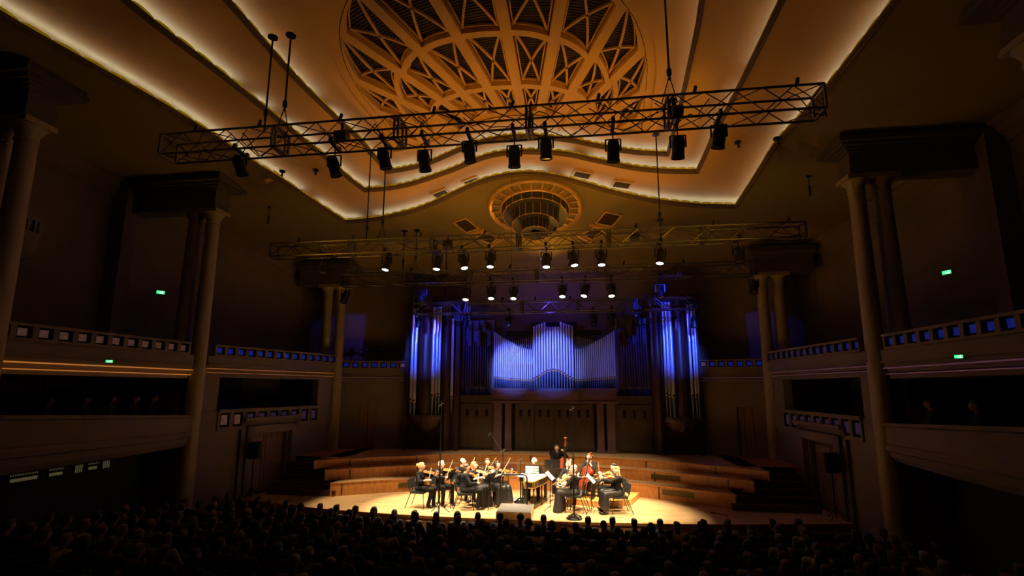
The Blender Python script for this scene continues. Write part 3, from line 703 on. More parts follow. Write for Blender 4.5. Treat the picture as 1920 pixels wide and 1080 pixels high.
# ================================================================== STAGE
def arc(x): return 17.9-.05*(x-.35)**2
XL, XR = -9.05, 9.25
SF = [(-9.3,15.3),(-8.6,15.12),(-7.29,14.80),(-5.76,14.37),(-3.58,14.07),(-1.64,13.96),(0.14,13.94),(1.95,13.97),(3.8,14.12),(4.66,14.2),(6.27,14.4),(7.7,14.66),(9.2,14.95)]
b = MB(); F = [(p.x, p.y) for p in resamp(SF, 40)]
b.prism(F+[(9.2, 19.5), (-9.3, 19.5)], .96, 1.0); stage = struct(b.build('floor_stage', 'stage_wood'))
b = MB(); rows = [[(x, y, 1.0) for x, y in F], [(x, y-.03, 1.0) for x, y in F], [(x, y-.03, .93) for x, y in F], [(x, y, .93) for x, y in F], [(x, y+.02, .93) for x, y in F], [(x, y+.02, -.1) for x, y in F]]
b.grid(rows); b.build('stage_front', 'riser_wood', stage)
def riser(off, zt, zb, name, x0, x1, back=None):
    xs = [x0+(x1-x0)*i/48 for i in range(49)]; b = MB()
    fr = [(x, arc(x)+off) for x in xs]; bk = [(x, 20.4) for x in xs]
    b.grid([[(x, y, zt) for x, y in bk], [(x, y, zt) for x, y in fr]]); o = struct(b.build(name, 'stage_wood'))
    b = MB(); b.grid([[(x, y, zt) for x, y in fr], [(x, y-.02, zt-.0) for x, y in fr], [(x, y-.02, zt-.03) for x, y in fr], [(x, y, zt-.03) for x, y in fr], [(x, y, zb) for x, y in fr]])
    b.build('riser_front', 'riser_wood', o)
    # dark joints between the curved panels
    b = MB()
    for x in [x0+.3+k*2.05+(off*.6) for k in range(int((x1-x0)/2.05)+1)]:
        if x > x1: break
        y = arc(x)+off; s = -.1*(x-.35); t = Vector((1, s, 0)).normalized(); n = Vector((t.y, -t.x, 0))
        b.obox(Vector((x, y, (zt+zb)/2))+n*.004, t*.022, n*.006, Vector((0, 0, (zt-zb)/2-.015)))
    b.build('joint', 'ebony', o); return o
riser(0, 1.42, 1.0, 'trim_50', -6.1, 6.5); riser(.62, 1.77, 1.42, 'trim_51', -6.5, 7.1); riser(1.12, 2.04, 1.77, 'trim_52', -7.0, 7.6)
b = MB(); b.box((-8.4, 17.3, 1.0), (-6.4, 20.0, 2.04)); struct(b.build('trim_53', 'riser_wood')); b = MB(); b.box((7.0, 17.3, 1.0), (9.1, 20.0, 2.04)); struct(b.build('trim_54', 'riser_wood'))
def grille(x, off, zc, w, h, label):
    y = arc(x)+off; s = -.1*(x-.35); t = Vector((1, s, 0)).normalized(); n = Vector((t.y, -t.x, 0)); q = empty('floor_vent', label, 'vent', (x, y, zc), 0, 'brass vent grilles in the risers')
    b = MB(); b.obox(n*.012, t*w/2, n*.012, Vector((0,0,h/2))); b.build('frame', M.setdefault('brass', mat('brass_grille', (.30, .24, .06), .45, .5, var=.2, scale=20)), q)
    b = MB()
    for k in range(6): b.obox(n*.026+Vector((0,0,-h/2+h*(k+.5)/6)), t*w*.47, n*.003, Vector((0,0,h/22)))
    b.build('slats', 'dark', q)
grille(-3.75, 0, 1.22, 1.0, .17, 'brass vent grille in the lowest riser behind the blonde violinist')
grille(5.0, 0, 1.24, 1.05, .17, 'brass vent grille in the lowest riser right of the platform')
grille(4.75, .62, 1.6, 1.0, .15, 'darker vent grille in the middle riser right of the blonde violinist')
grille(-1.0, 0, 1.22, 1.0, .16, 'brass vent grille in the lowest riser behind the violins')
grille(2.9, 0, 1.22, 1.0, .16, 'brass vent grille in the lowest riser behind the cellist')
for sx, nm in ((-1, 'left'), (1, 'right')):
    b = MB(); m = lambda a, c: (min(sx*a, sx*c), max(sx*a, sx*c))
    for i in range(6):
        wi, wo = ((5.95, 8.33) if i < 3 else (6.95, 8.25)) if sx < 0 else ((6.35, 8.75) if i < 3 else (7.3, 8.7))
        a, c = m(wi+.07*i, wo); b.box((a, 15.85+.29*i, 1.0), (c, 17.7, 1.0+.173*(i+1))); b.box((a-.01, 15.83+.29*i, 1.0+.173*(i+1)-.02), (c+.01, 15.9+.29*i, 1.0+.173*(i+1)+.002))
    t = b.build('steps', M.setdefault('stepwood', mat('dark_step_wood', (.085, .03, .018), .5, var=.2, stretch=(1,6,6)))); tag(t, 'dark wooden steps climbing from the stage floor to the choir risers on the %s' % nm, 'stairs', 'stage steps')
# steps down from the stage at far right
b = MB()
for i in range(4): b.box((7.9, 14.7-.3*(i+1), 0-.1), (9.1, 14.75-.3*i, 1.0-.2*(i+1)+.02)); b.box((7.9, 14.7-.3*(i+1), 1-.2*(i+1)+.02), (9.1, 14.72-.3*(i+1), 1-.2*(i+1)+.035))
tag(b.build('steps', 'stepwood'), 'short dark steps from the hall floor up to the right end of the stage', 'stairs')

# ================================================================== ORGAN
org = empty('pipe_organ', 'huge concert organ in a dark wooden case with silver pipes lit blue', 'pipe organ', (.95, 20.3, 2.04))
OO = Vector((.95, 20.3, 2.04))
def ob(b, name, m, par=org, smooth=False):
    b.v = [tuple(Vector(v)-OO) for v in b.v]; return b.build(name, m, par, smooth)
def pipe(x, y, zf, zm, zt, r, name='pipe', cap=True):
    """foot from zf to the mouth at zm, body to zt"""
    b = MB(); n = 12
    b.m = 2; b.lathe([(r*.35, zf), (r*.97, zm-.05)], (x, y, 0), n)
    b.m = 1; b.lathe([(r*1.05, zm-.05), (r*1.05, zm-.01)], (x, y, 0), n)
    b.m = 0; b.lathe([(r, zm-.01), (r, zt)], (x, y, 0), n, cap=True)
    b.m = 3; b.box((x-r*.55, y-r*1.02, zm), (x+r*.55, y-r*.75, zm+r*1.1))
    return ob(b, name, ['pipe', 'mouth', 'pipedark', 'dark'], smooth=True)
def lerp_t(T, x):
    for (a, p), (c, q) in zip(T[:-1], T[1:]):
        if a <= x <= c: return p+(q-p)*(x-a)/(c-a)
    return T[0][1] if x < T[0][0] else T[-1][1]
C0 = .955
TOPW = [(.82, 6.04), (1.05, 6.06), (1.35, 6.16), (1.7, 6.34), (2.0, 6.50), (2.2, 6.62), (2.45, 6.80)]   # by |x-C0|
MOUW = [(.75, 4.82), (1.2, 4.83), (1.8, 4.87), (2.45, 4.93)]
for s in (-1, 1):
    n = 20
    for i in range(n):
        d = .84+.084*(i+.5)*(2.45-.84)/(n*.084); x = C0+s*d
        pipe(x, 20.0, 4.49, lerp_t(MOUW, d), lerp_t(TOPW, d), .027+.005*(i/n))
    for i in range(12):
        d = .87+i*.082; x = C0+s*d; pipe(x, 20.16, 5.4, 5.5, 6.60-.022*i, .020, 'rear_pipe')
TOPC = [(0, 6.92), (.24, 6.92), (.25, 7.14), (.5, 7.06), (.8, 6.96)]
for i in range(15):
    d = -.77+.11*i; x = C0+d; a = abs(d); zm = 4.85+.36*math.cos(a/.8*PI/2)**1.3
    pipe(x, 19.86-.1*(1-(a/.8)**2), 4.38, zm, lerp_t(TOPC, a)-(0 if a > .24 else .0), .043)
# side towers
for x, zf, zm, zt, r in ((-4.83,3.42,4.0,7.75,.062),(-4.68,3.35,3.95,7.75,.07),(-3.93,3.40,4.15,7.8,.075),(-3.78,3.42,4.2,7.8,.055),(-3.66,3.45,4.22,7.8,.05),(-3.13,3.5,4.12,7.3,.055),
                         (5.24,3.4,4.28,7.8,.05),(5.36,3.38,4.22,7.8,.055),(5.50,3.3,4.18,7.8,.075),(6.18,3.3,4.2,7.7,.055),(6.32,3.35,4.22,7.7,.05),(6.41,3.4,4.28,7.7,.040)):
    pipe(x, 19.62, zf, zm, zt, r, 'tower_pipe')
for xa, xb, s in ((-4.6, -4.02, 0), (-3.6, -3.2, 1), (5.58, 6.1, 0), (4.78, 5.18, 1)):
    b = MB(); n = 8; P = [(xa+(xb-xa)*i/n, 19.75-.16*math.sin(PI*i/n)) for i in range(n+1)]
    b.grid([[(x, y, 2.9 if s == 0 else 2.04) for x, y in P], [(x, y, 8.1) for x, y in P]]); ob(b, 'curved_panel', 'organ_wood', smooth=True)
for xm, w in ((-4.25, .95), (5.85, .95)):
    b = MB(); n = 20; rows = []
    for z, r in ((3.42, .78), (3.3, .80), (3.22, .72), (3.05, .6), (2.85, .45), (2.7, .2), (2.62, .03)): rows.append([(xm+r*math.cos(PI+PI*i/n), 19.85+r*.38*math.sin(PI+PI*i/n), z) for i in range(n+1)])
    b.grid(rows); b.grid([rows[0], [(xm, 19.85, 3.42)]*(n+1)]); ob(b, 'tower_corbel', 'organ_wood', smooth=True)
# case
b = MB(); b.box((-5.15, 19.9, 2.04), (-2.92, 20.6, 8.1)); ob(b, 'tower_case', 'organ_wood'); b = MB(); b.box((4.75, 19.9, 2.04), (6.45, 20.6, 8.0)); ob(b, 'tower_case', 'organ_wood')
for x0, x1 in ((-5.17, -5.0), (-3.45, -3.25), (-3.02, -2.86), (4.75, 4.9), (5.02, 5.16), (6.4, 6.52)): b = MB(); b.box((x0, 19.7, 2.04), (x1, 19.95, 8.0)); ob(b, 'tower_post', 'organ_wood')
M['swellback'] = mat('swell_box_wood', (.10, .09, .11), .55, var=.3, stretch=(4,4,.4))
b = MB(); b.box((-2.92, 20.3, 4.2), (-1.52, 20.6, 7.3)); ob(b, 'swell_back', 'swellback'); b = MB(); b.box((3.42, 20.3, 4.2), (4.75, 20.6, 7.3)); ob(b, 'swell_back', 'swellback')
R = random.Random(5)
for xa, xb, hs in ((-2.82, -1.6, (.5, .9, .35, .75, .95, .6)), (3.5, 4.68, (.6, .95, .75, .35, .9, .5))):
    b = MB()
    for i in range(12):
        x = xa+(xb-xa)*(i+.5)/12; top = 6.4 if i % 3 else 7.25; bot = 4.55 if i % 3 else 4.2
        b.box((x-.028, 20.1, bot), (x+.02, 20.3, top))
        if i % 4 == 2: b.box((x-.05, 20.05, 6.2), (x+.12, 20.28, 6.85))
    ob(b, 'swell_slat', 'organ_wood')
for xa, xb in ((-2.92, -1.5), (3.42, 4.75)): b = MB(); b.box((xa, 20.0, 3.98), (xb, 20.3, 4.2)); b.box((xa, 19.96, 4.1), (xb, 20.02, 4.2)); ob(b, 'side_cornice', 'organ_wood_light')
b = MB(); b.box((-1.5, 19.8, 3.97), (3.4, 20.4, 4.49)); b.box((-.05, 19.66, 4.02), (1.95, 19.85, 4.37)); b.box((-1.55, 19.74, 3.9), (3.45, 20.3, 3.99))
for z in (4.1, 4.22, 4.36): b.box((-1.5, 19.785, z), (3.4, 19.8, z+.02))
ob(b, 'pipe_plinth', M.setdefault('plinth', mat('plinth_wood', (.10, .05, .06), .5, var=.15, stretch=(.5,4,4))))
b = MB(); b.box((-1.5, 20.3, 4.49), (3.4, 20.5, 6.2)); b.box((-1.0, 20.25, 6.64), (2.9, 20.35, 6.84)); b.box((.0, 20.4, 4.5), (1.9, 20.6, 7.2)); ob(b, 'case_back', M.setdefault('caseback', mat('case_back', (.006, .006, .012), .9)))
# lower case: panels, pilasters, slotted grilles
b = MB(); b.box((-2.92, 20.0, 2.04), (4.78, 20.4, 3.98)); ob(b, 'lower_case', 'organ_wood_light')
pil = [(-1.42, -1.1), (-.98, -.72), (2.62, 2.88), (3.0, 3.3)]
for x0, x1 in pil: b = MB(); b.box((x0, 19.78, 2.04), (x1, 20.02, 3.9)); b.box((x0-.03, 19.75, 2.04), (x1+.03, 20.02, 2.16)); ob(b, 'pilaster', 'plinth')
for x0, x1 in ((-1.08, -1.0), (-.7, -.6), (2.5, 2.6), (2.9, 2.98)): b = MB(); b.box((x0, 19.985, 2.1), (x1, 20.0, 3.88)); ob(b, 'dark_gap', 'dark')
def door_panel(x0, x1, slots):
    b = MB(); b.box((x0+.02, 19.95, 2.14), (x1-.02, 20.0, 3.86)); b.box((x0+.08, 19.93, 2.2), (x1-.08, 19.95, 3.3)); p = ob(b, 'case_door', 'organ_wood_light')
    for sx in slots: b = MB(); b.box((sx-.055, 19.925, 3.38), (sx+.055, 19.95, 3.66)); ob(b, 'slot', 'dark', p)
w_ = (2.48+.58)/4
for i in range(4): x0 = -.58+i*w_; door_panel(x0, x0+w_, (x0+w_*.28, x0+w_*.72))
door_panel(-2.85, -1.5, (-2.55, -2.15, -1.75)); door_panel(3.42, 4.7, (3.68, 4.06, 4.45))

# small things beside the organ on the far galleries
def lamp_figure(x, y, lab):
    t = empty('candelabra', lab, 'lamp', (x, y, 5.2), 0, 'dark candelabra on the far galleries'); b = MB()
    b.lathe([(.14, 0), (.05, .06), (.03, .3), (.05, .5), (.03, .7), (.02, .85)], n=10); b.build('stem', 'black', t, True)
    b = MB(); b.lathe([(.03, .8), (.16, .88), (.16, .92), (.05, .95)], n=12); b.ball((0, 0, 1.02), (.06, .06, .09), 8, 6); b.build('lamp_head', 'black', t, True)
lamp_figure(-6.55, 20.2, 'dark candelabra standing against the blue patch of wall'); lamp_figure(-7.1, 20.05, 'dim candelabra left of the other, near the far left column')
for x, y, lab in ((-5.75, 20.85, 'small pale box on the wall left of the organ'), (7.35, 20.75, 'small pale box on the wall right of the organ')):
    b = MB(); b.box((-.09, -.05, -.13), (.09, .05, .13)); b.box((-.07, -.06, -.1), (.07, -.05, .1)); tag(b.build('wall_box_speaker', M.setdefault('palebox', mat('pale_box', (.3, .28, .33), .6)), loc=(x, y, 6.1)), lab, 'speaker', 'pale boxes beside the organ')
spot('gallery_blue_light', (-2.0, 18.6, 7.2), (-7.6, 20.4, 6.5), 1300, (.07, .05, 1), 24, .25)
spot('gallery_blue_light', (4.0, 18.6, 7.2), (9.0, 20.4, 6.4), 700, (.05, .05, 1), 24, .25)
spot('backwall_light', (.9, 18.6, 7.4), (.9, 21, 8.6), 110, (.12, .06, 1), 130, 1)

# ================================================================== TRUSSES
def truss(x0, x1, y, zt, sec, label, n):
    t = empty('lighting_truss', label, 'truss', ((x0+x1)/2, y, zt-sec/2)); hx = (x1-x0)/2; h = sec/2; r = .024
    b = MB()
    for sy in (-1, 1):
        for sz in (-1, 1): b.tube((-hx, sy*h, sz*h), (hx, sy*h, sz*h), r, n=8)
    b.build('chord', 'truss', t, True)
    b = MB(); st = 2*hx/n
    for i in range(n):
        a = -hx+st*i; c = a+st
        if i % 2: a, c = c, a
        for s in (-1, 1):
            b.tube((a, s*h, -h), (c, s*h, h), .011, n=5); b.tube((a, -h, s*h), (c, h, s*h), .011, n=5)
    b.build('lacing', 'truss', t)
    m = max(5, int(2*hx/2.4))
    for i in range(m+1):
        x = -hx+2*hx*i/m; b = MB()
        for k in ((-.04, .04) if 0 < i < m else (0,)):
            P = [(x+k, -h, -h), (x+k, h, -h), (x+k, h, h), (x+k, -h, h)]
            for a, c in zip(P, P[1:]+P[:1]): b.bar(a, c, .04)
            if k: b.box((x-.04, -h-.02, -h-.02), (x+.04, -h+.02, -h+.02))
        b.build('joint_frame', 'truss', t)
    return t, hx, h
TR = {1: (-6.78, 6.47, 8.94, 9.87, .46, 26), 2: (-7.68, 8.26, 14.2, 9.03, .42, 32), 3: (-6.73, 7.84, 17.1, 8.68, .44, 30), 4: (-4.42, 6.24, 18.6, 7.78, .42, 22)}
TL = {1: 'nearest and largest lighting truss, hanging below the sunburst skylight', 2: 'second lighting truss, hanging just below the chandelier', 3: 'third lighting truss, in front of the top of the organ wall', 4: 'farthest and shortest lighting truss, directly above the organ pipes'}
for i, (x0, x1, y, zt, sec, n) in TR.items():
    t, hx, h = truss(x0, x1, y, zt, sec, TL[i], n); R = random.Random(i)
    # sagging cables and clamps on the truss
    for j in range(9 if i < 3 else 4):
        a = -hx+2*hx*(j+R.random()*.6)/(9 if i < 3 else 4); L = .8+R.random()*.9; b = MB(); pts = []
        for k in range(9): f = k/8; pts.append((min(hx, a+L*f), -h+.1*R.random(), h*.6-math.sin(PI*f)*(.25+.35*R.random()*(i == 1))-R.random()*.03))
        b.path(pts, .010, 5); b.build('cable', 'black', t)
    for j in range(8):
        x = -hx*.92+2*hx*.92*j/7+R.random()*.3; b = MB(); b.tube((x, -h, h), (x+.03, -h, h+.11), .035, n=7); b.ball((x+.03, -h, h+.12), .035, 7, 5); b.build('clamp', 'black', t)
    if i in (1, 2):
        for xk in ((-2.6, 4.1) if i == 1 else (-2.2, 3.4)):
            b = MB(); b.tube((xk-.13, 0, .02), (xk+.13, 0, .02), .12, n=12); b.tube((xk, 0, 0), (xk, 0, .3), .03, n=6); b.build('hoist', 'blackp', t, True)
def rod(x, y, z_0, z1, lab, split=False):
    t = empty('hanging_cable', lab, 'cable', (x, y, z_0), 0, 'cables holding the trusses'); L = z1-z_0
    b = MB()
    if split: b.tube((-.16, 0, 0), (0, 0, .55), .010, n=5); b.tube((.12, 0, 0), (0, 0, .55), .010, n=5); b.tube((0, 0, .55), (0, 0, L), .022, n=6)
    else: b.tube((0, 0, 0), (0, 0, L), .020, n=6)
    b.build('rope', 'black', t)
    b = MB(); zc = .62 if split else .45; b.lathe([(.02, -.1), (.05, -.05), (.05, .05), (.02, .1)], (0, 0, zc), 8); b.ball((0, 0, zc-.14), .035, 8, 5); b.build('hook', 'black', t, True)
    b = MB(); b.tube((0, 0, L-.03), (0, 0, L), .11, n=10); b.build('ceiling_plate', 'black', t)
rod(-4.53, 8.94, 9.87, 12.15, 'left black rod from the ceiling to the nearest truss')
rod(-4.1, 8.94, 9.87, 12.15, 'black rod with a forked sling on the left of the nearest truss', True)
rod(3.87, 8.94, 9.87, 12.3, 'long black rod with a forked sling on the right of the nearest truss', True)
rod(-4.56, 14.2, 9.03, z0(14.2)+K[1]*2, 'thin rod holding the left of the second truss'); rod(-4.04, 14.2, 9.03, z0(14.2)+K[1]*2, 'forked rod holding the left of the second truss', True)
rod(4.43, 14.2, 9.03, z0(14.2)+K[1]*2, 'rod holding the right of the second truss')
rod(-4.42, 17.1, 8.68, z0(17.1), 'short rod holding the left of the third truss'); rod(-3.94, 17.1, 8.68, z0(17.1), 'short forked rod holding the left of the third truss', True)
rod(-3.2, 18.6, 7.78, z0(18.6), 'short rod holding the left of the farthest truss above the organ'); rod(5.0, 18.6, 7.78, z0(18.6), 'short rod holding the right of the farthest truss above the organ')
rod(4.9, 17.1, 8.68, z0(17.1), 'short rod holding the right of the third truss')
b = MB(); b.tube((0,0,0), (0,0,5.6), .006, n=5); tag(b.build('hanging_cable', 'truss', loc=(.10, 14.0, 6.2)), 'very thin wire hanging down the middle in front of the organ', 'cable')

# ================================================================== FIXTURES
def make_fixture(lit, size):
    """a cylindrical stage lamp pointing down -Z from its yoke pivot"""
    root = bpy.data.objects.new('stage_lamp', None); COL.objects.link(root); root.empty_display_size = .05; k = size
    b = MB(); b.lathe([(.075*k, .21*k), (.10*k, .19*k), (.115*k, .10*k), (.115*k, -.15*k), (.125*k, -.16*k), (.125*k, -.21*k), (.11*k, -.21*k)], n=20); b.lathe([(0.001, .21*k), (.075*k, .21*k)], n=20)
    for i in range(6): b.lathe([(.115*k, (.11-.02*i)*k), (.122*k, (.105-.02*i)*k), (.115*k, (.10-.02*i)*k)], n=20)
    b.build('housing', 'blackp', root, True)
    b = MB(); b.lathe([(.001, -.195*k), (.095*k, -.195*k)], n=20); b.build('lens', 'lens' if lit else 'lensoff', root)
    return root
def make_yoke(k, h):
    b = MB(); b.bar((-.14*k, 0, 0), (-.14*k, 0, .24*k), .03*k, .012*k); b.bar((.14*k, 0, 0), (.14*k, 0, .24*k), .03*k, .012*k); b.bar((-.14*k, 0, .24*k), (.14*k, 0, .24*k), .03*k, .012*k)
    b.tube((0, 0, .24*k), (0, 0, h), .014*k, n=6); b.box((-.035*k, -.26, h-.02), (.035*k, .26, h+.03))
    for s in (-1, 1): b.box((-.03*k, s*.21-.035, h-.02), (.03*k, s*.21+.035, h+.09))
    return b
protos = {}
FX = {1: [(-5.02,9.14,16,0),(-2.88,8.99,14,0),(-1.80,9.09,10,0),(-.95,8.98,4,0),(-.03,9.11,5,0),(.87,8.95,-1,0),(1.49,9.08,0,0),(2.77,8.94,-1,0),(3.96,8.93,-2,0),(4.70,9.09,-8,0)],
      2: [(-5.94,8.26,0,0),(-3.85,8.29,-4,1),(-2.23,8.26,-1,1),(-1.40,8.26,12,1),(-.57,8.28,0,1),(1.11,8.22,0,1),(1.91,8.24,8,1),(2.72,8.23,0,1),(4.39,8.22,-10,1),(6.52,8.20,0,0)],
      3: [(-6.64,7.83,-5,0),(-3.63,7.78,0,0),(-2.0,7.82,0,1),(-1.08,7.84,2,1),(-.27,7.82,0,1),(1.46,7.85,0,1),(2.25,7.85,-12,1),(3.15,7.83,0,1),(4.79,7.74,0,0),(7.83,7.84,-14,0)],
      4: [(-4.25,7.05,0,0),(-2.36,7.02,0,0),(-.64,7.03,0,0),(2.56,7.02,0,0),(3.23,7.05,0,0),(4.23,6.99,0,0),(6.18,6.88,0,0)]}
pos = ['leftmost', 'second from the left', 'third from the left', 'fourth from the left', 'fifth from the left', 'sixth from the left', 'seventh from the left', 'eighth from the left', 'second from the right', 'rightmost']
for ti, L in FX.items():
    y = TR[ti][2]; zb = TR[ti][3]-TR[ti][4]
    for j, (x, z, tilt_, lit) in enumerate(L):
        k = {1: 1.0, 2: 1.08, 3: 1.1, 4: 1.0}[ti]; key = (lit, k)
        if key not in protos: r_ = make_fixture(lit, k); protos[key] = r_; index_kids(r_); o = r_
        else: o = copy_tree(protos[key])
        o.location = (x, y, z); o.rotation_euler = (math.radians({1: 14, 2: -13, 3: -19, 4: 0}[ti]), math.radians(-tilt_*1.0), 0)
        nm = pos[j] if len(L) == 10 else ['leftmost', 'second from the left', 'third from the left', 'middle right', 'third from the right', 'second from the right', 'rightmost'][j]
        tag(o, '%s stage lamp, %s on the %s lighting truss' % ('lit black' if lit else 'unlit black', nm, ('nearest', 'second', 'third', 'farthest')[ti-1]), 'stage lamp', 'stage lamps on the trusses')
        h = max(.3*k, zb-z+(.06 if ti == 4 else .02)); b = make_yoke(k, h); b.v = [tuple(v) for v in b.v]
        yk = b.build('yoke', 'black', o); yk.rotation_euler = (-math.radians({1: 14, 2: -13, 3: -19, 4: 0}[ti]), math.radians(tilt_), 0)
# ================================================================== INSTRUMENTS
def violin_outline(n=40):
    """half widths of a violin body along 0..1 (tail to neck)"""
    pts = []
    for i in range(n+1):
        t = i/n; w = .29*math.sqrt(max(0, math.sin(PI*min(1, t/.62)))) if t < .31 else None
        lower = .295*math.sqrt(max(0, 1-((t-.22)/.235)**2)) if abs(t-.22) < .235 else 0
        upper = .235*math.sqrt(max(0, 1-((t-.80)/.205)**2)) if abs(t-.80) < .205 else 0
        waist = .155+.9*(t-.54)**2*1.6 if .36 < t < .72 else 0
        pts.append((t, max(lower, upper, waist if .3 < t < .75 else 0)))
    pts[0] = (0, .03); pts[-1] = (1, .04); return pts
def make_instrument(kind, name, label, wood):
    """lies along +X local: tail at 0, scroll at the far end; top faces +Z"""
    body, total, depth = {'violin': (.36, .60, .045), 'cello': (.72, 1.16, .13), 'bass': (1.06, 1.74, .22)}[kind]
    root = empty(name, label, name.replace('_', ' ')); O = violin_outline(); k = body
    b = MB(); ring = [(t*k, w*k) for t, w in O]+[(t*k, -w*k) for t, w in O[::-1]]; n = len(ring)
    cx = .48*k
    lay = [(.80, depth/2+.012*k/.36*1.2), (.97, depth/2+.004*k/.36), (1.03, depth/2), (1.0, depth/2-.003), (1.0, -depth/2+.003), (1.03, -depth/2), (.97, -depth/2-.004*k/.36), (.80, -depth/2-.012*k/.36)]
    vs = []
    for s, z in lay: vs += [(cx+(x-cx)*s, y*s, z) for x, y in ring]
    fs = [(a*n+i, a*n+(i+1) % n, (a+1)*n+(i+1) % n, (a+1)*n+i) for a in range(len(lay)-1) for i in range(n)]+[tuple(range(n))[::-1], tuple(range((len(lay)-1)*n, len(lay)*n))]
    b.add(vs, fs); b.build('body', wood, root, True)
    zt = depth/2+.014*k/.36; L = total; s = k/.36
    b = MB(); b.bar((k*.97, 0, depth*.25), (L-.10*s*.9, 0, depth*.32+.01*s), .026*s, .022*s); b.tube((L-.10*s, 0, depth*.3), (L-.02*s, 0, depth*.3-.012*s), .013*s, .009*s, 8)
    b.tube((L-.015*s, -.014*s, depth*.3-.008*s), (L-.015*s, .014*s, depth*.3-.008*s), .016*s, .016*s, 10); b.build('neck', wood, root, True)
    b = MB(); b.bar((k*.62, 0, zt+.010*s), (L-.10*s, 0, depth*.3+.026*s), .028*s, .006*s); b.bar((.02*s, 0, zt+.002), (.13*s, 0, zt+.014*s), .024*s, .006*s)
    for sg in (-1, 1):
        for q in (.085, .06): b.tube((L-q*s, 0, depth*.3), (L-q*s, sg*.032*s, depth*.3), .004*s, n=5)
        b.bar((k*.47, sg*.058*s, zt-.004*s), (k*.63, sg*.045*s, zt-.002*s), .006*s, .004*s)
    b.build('fingerboard', 'ebony', root)
    b = MB(); b.obox((k*.54, 0, zt+.012*s), (.003*s, 0, 0), (0, .022*s, 0), (0, 0, .014*s)); b.build('bridge', 'pale_violin_wood', root)
    b = MB()
    for y in (-.009, -.003, .003, .009): b.tube((.12*s, y*s, zt+.014*s), (k*.54, y*s, zt+.027*s), .0008*s, n=3); b.tube((k*.54, y*s, zt+.027*s), (L-.09*s, y*.6*s, depth*.3+.03*s), .0008*s, n=3)
    b.build('strings', 'truss', root)
    if kind != 'violin': b = MB(); b.tube((0, 0, 0), (-.26*s/2, 0, 0), .008, n=6); b.build('endpin', 'black', root)
    else: b = MB(); b.lathe([(.001, .012), (.035, .010), (.04, .0), (.001, -.002)], (.03, .045, zt), 12); b.build('chin_rest', 'ebony', root, True)
    return root
def orient(o, origin, xdir, zdir):
    x = Vector(xdir).normalized(); z = Vector(zdir); z = (z-x*z.dot(x)).normalized(); y = z.cross(x)
    m = Matrix((x, y, z)).transposed().to_4x4(); m.translation = Vector(origin); o.matrix_world = m; o.rotation_mode = 'XYZ'
    o.location = origin; o.rotation_euler = m.to_euler()
def make_bow(a, b_, label):
    root = empty('bow', label, 'bow', a); a = Vector(a); v = Vector(b_)-a; L = v.length; v.normalize(); m = MB()
    m.tube((0, 0, 0), v*L, .0055, .004, 6); m.build('stick', 'pale_violin_wood', root)
    u = v.cross(Vector((0, 1, 0))).normalized()*.011; m = MB(); m.bar(u+v*.02, u+v*(L-.01), .006, .002); m.build('bow_hair', 'paper', root)
    m = MB(); m.bar(v*.01+u*.5, v*.05+u*.5, .012, .03); m.build('frog', 'ebony', root); return root

# ================================================================== PEOPLE
def cone(b, a, c, r0, r1, n=10):
    b.tube(a, c, r0, r1, n); b.ball(a, r0, n, 6); b.ball(c, r1, n, 6)
def fuse(b, name, m, parent, voxel, smooth=4):
    me = b.mesh('tmp', m); o = bpy.data.objects.new('tmp', me); COL.objects.link(o)
    md = o.modifiers.new('r', 'REMESH'); md.mode = 'VOXEL'; md.voxel_size = voxel
    if smooth: sm = o.modifiers.new('s', 'SMOOTH'); sm.factor = .5; sm.iterations = smooth
    dg = bpy.context.evaluated_depsgraph_get(); dg.update(); e = o.evaluated_get(dg); nm = bpy.data.meshes.new_from_object(e); nm.shade_smooth(); nm.name = name
    nm.materials.clear(); nm.materials.append(M[m])
    bpy.data.objects.remove(o); q = bpy.data.objects.new(name, nm); COL.objects.link(q)
    if parent: q.parent = parent
    return q
def elbow(s, w, l1, l2, bend):
    s = Vector(s); w = Vector(w); d = w-s; D = min(d.length, l1+l2-.005); d.normalize(); a = (l1*l1-l2*l2+D*D)/(2*D); h = math.sqrt(max(0, l1*l1-a*a))
    bn = Vector(bend); bn = (bn-d*bn.dot(d)).normalized(); return s+d*a+bn*h
def hand(b, w, d, pn, curl=.9, side=1, fr=.0085):
    """w wrist, d pointing direction, pn palm normal; five fingers"""
    d = Vector(d).normalized(); pn = Vector(pn); pn = (pn-d*pn.dot(d)).normalized(); ac = d.cross(pn)*side; w = Vector(w)
    for t in (-.026, -.009, .009, .026): cone(b, w+d*.01+ac*t*.7, w+d*.075+ac*t, .015, .012, 8)
    for t, ln in ((-.03, .72), (-.0105, .93), (.0105, 1.0), (.03, .9)):
        p = w+d*.082+ac*t; a = 0; seg = (.040*ln, .026*ln, .020*ln)
        for k, sg in enumerate(seg):
            a += curl*(.55 if k == 0 else .75); q = p+(d*math.cos(a)+pn*math.sin(a))*sg; cone(b, p, q, fr-.0006*k, fr-.0006*(k+1), 7); p = q
    p = w+d*.03+ac*.03; q = p+(d*.55+ac*.6+pn*.4).normalized()*.038; cone(b, p, q, .012, .010, 7); q2 = q+(d*.8+ac*.0+pn*.5).normalized()*.03; cone(b, q, q2, .0095, .008, 7)
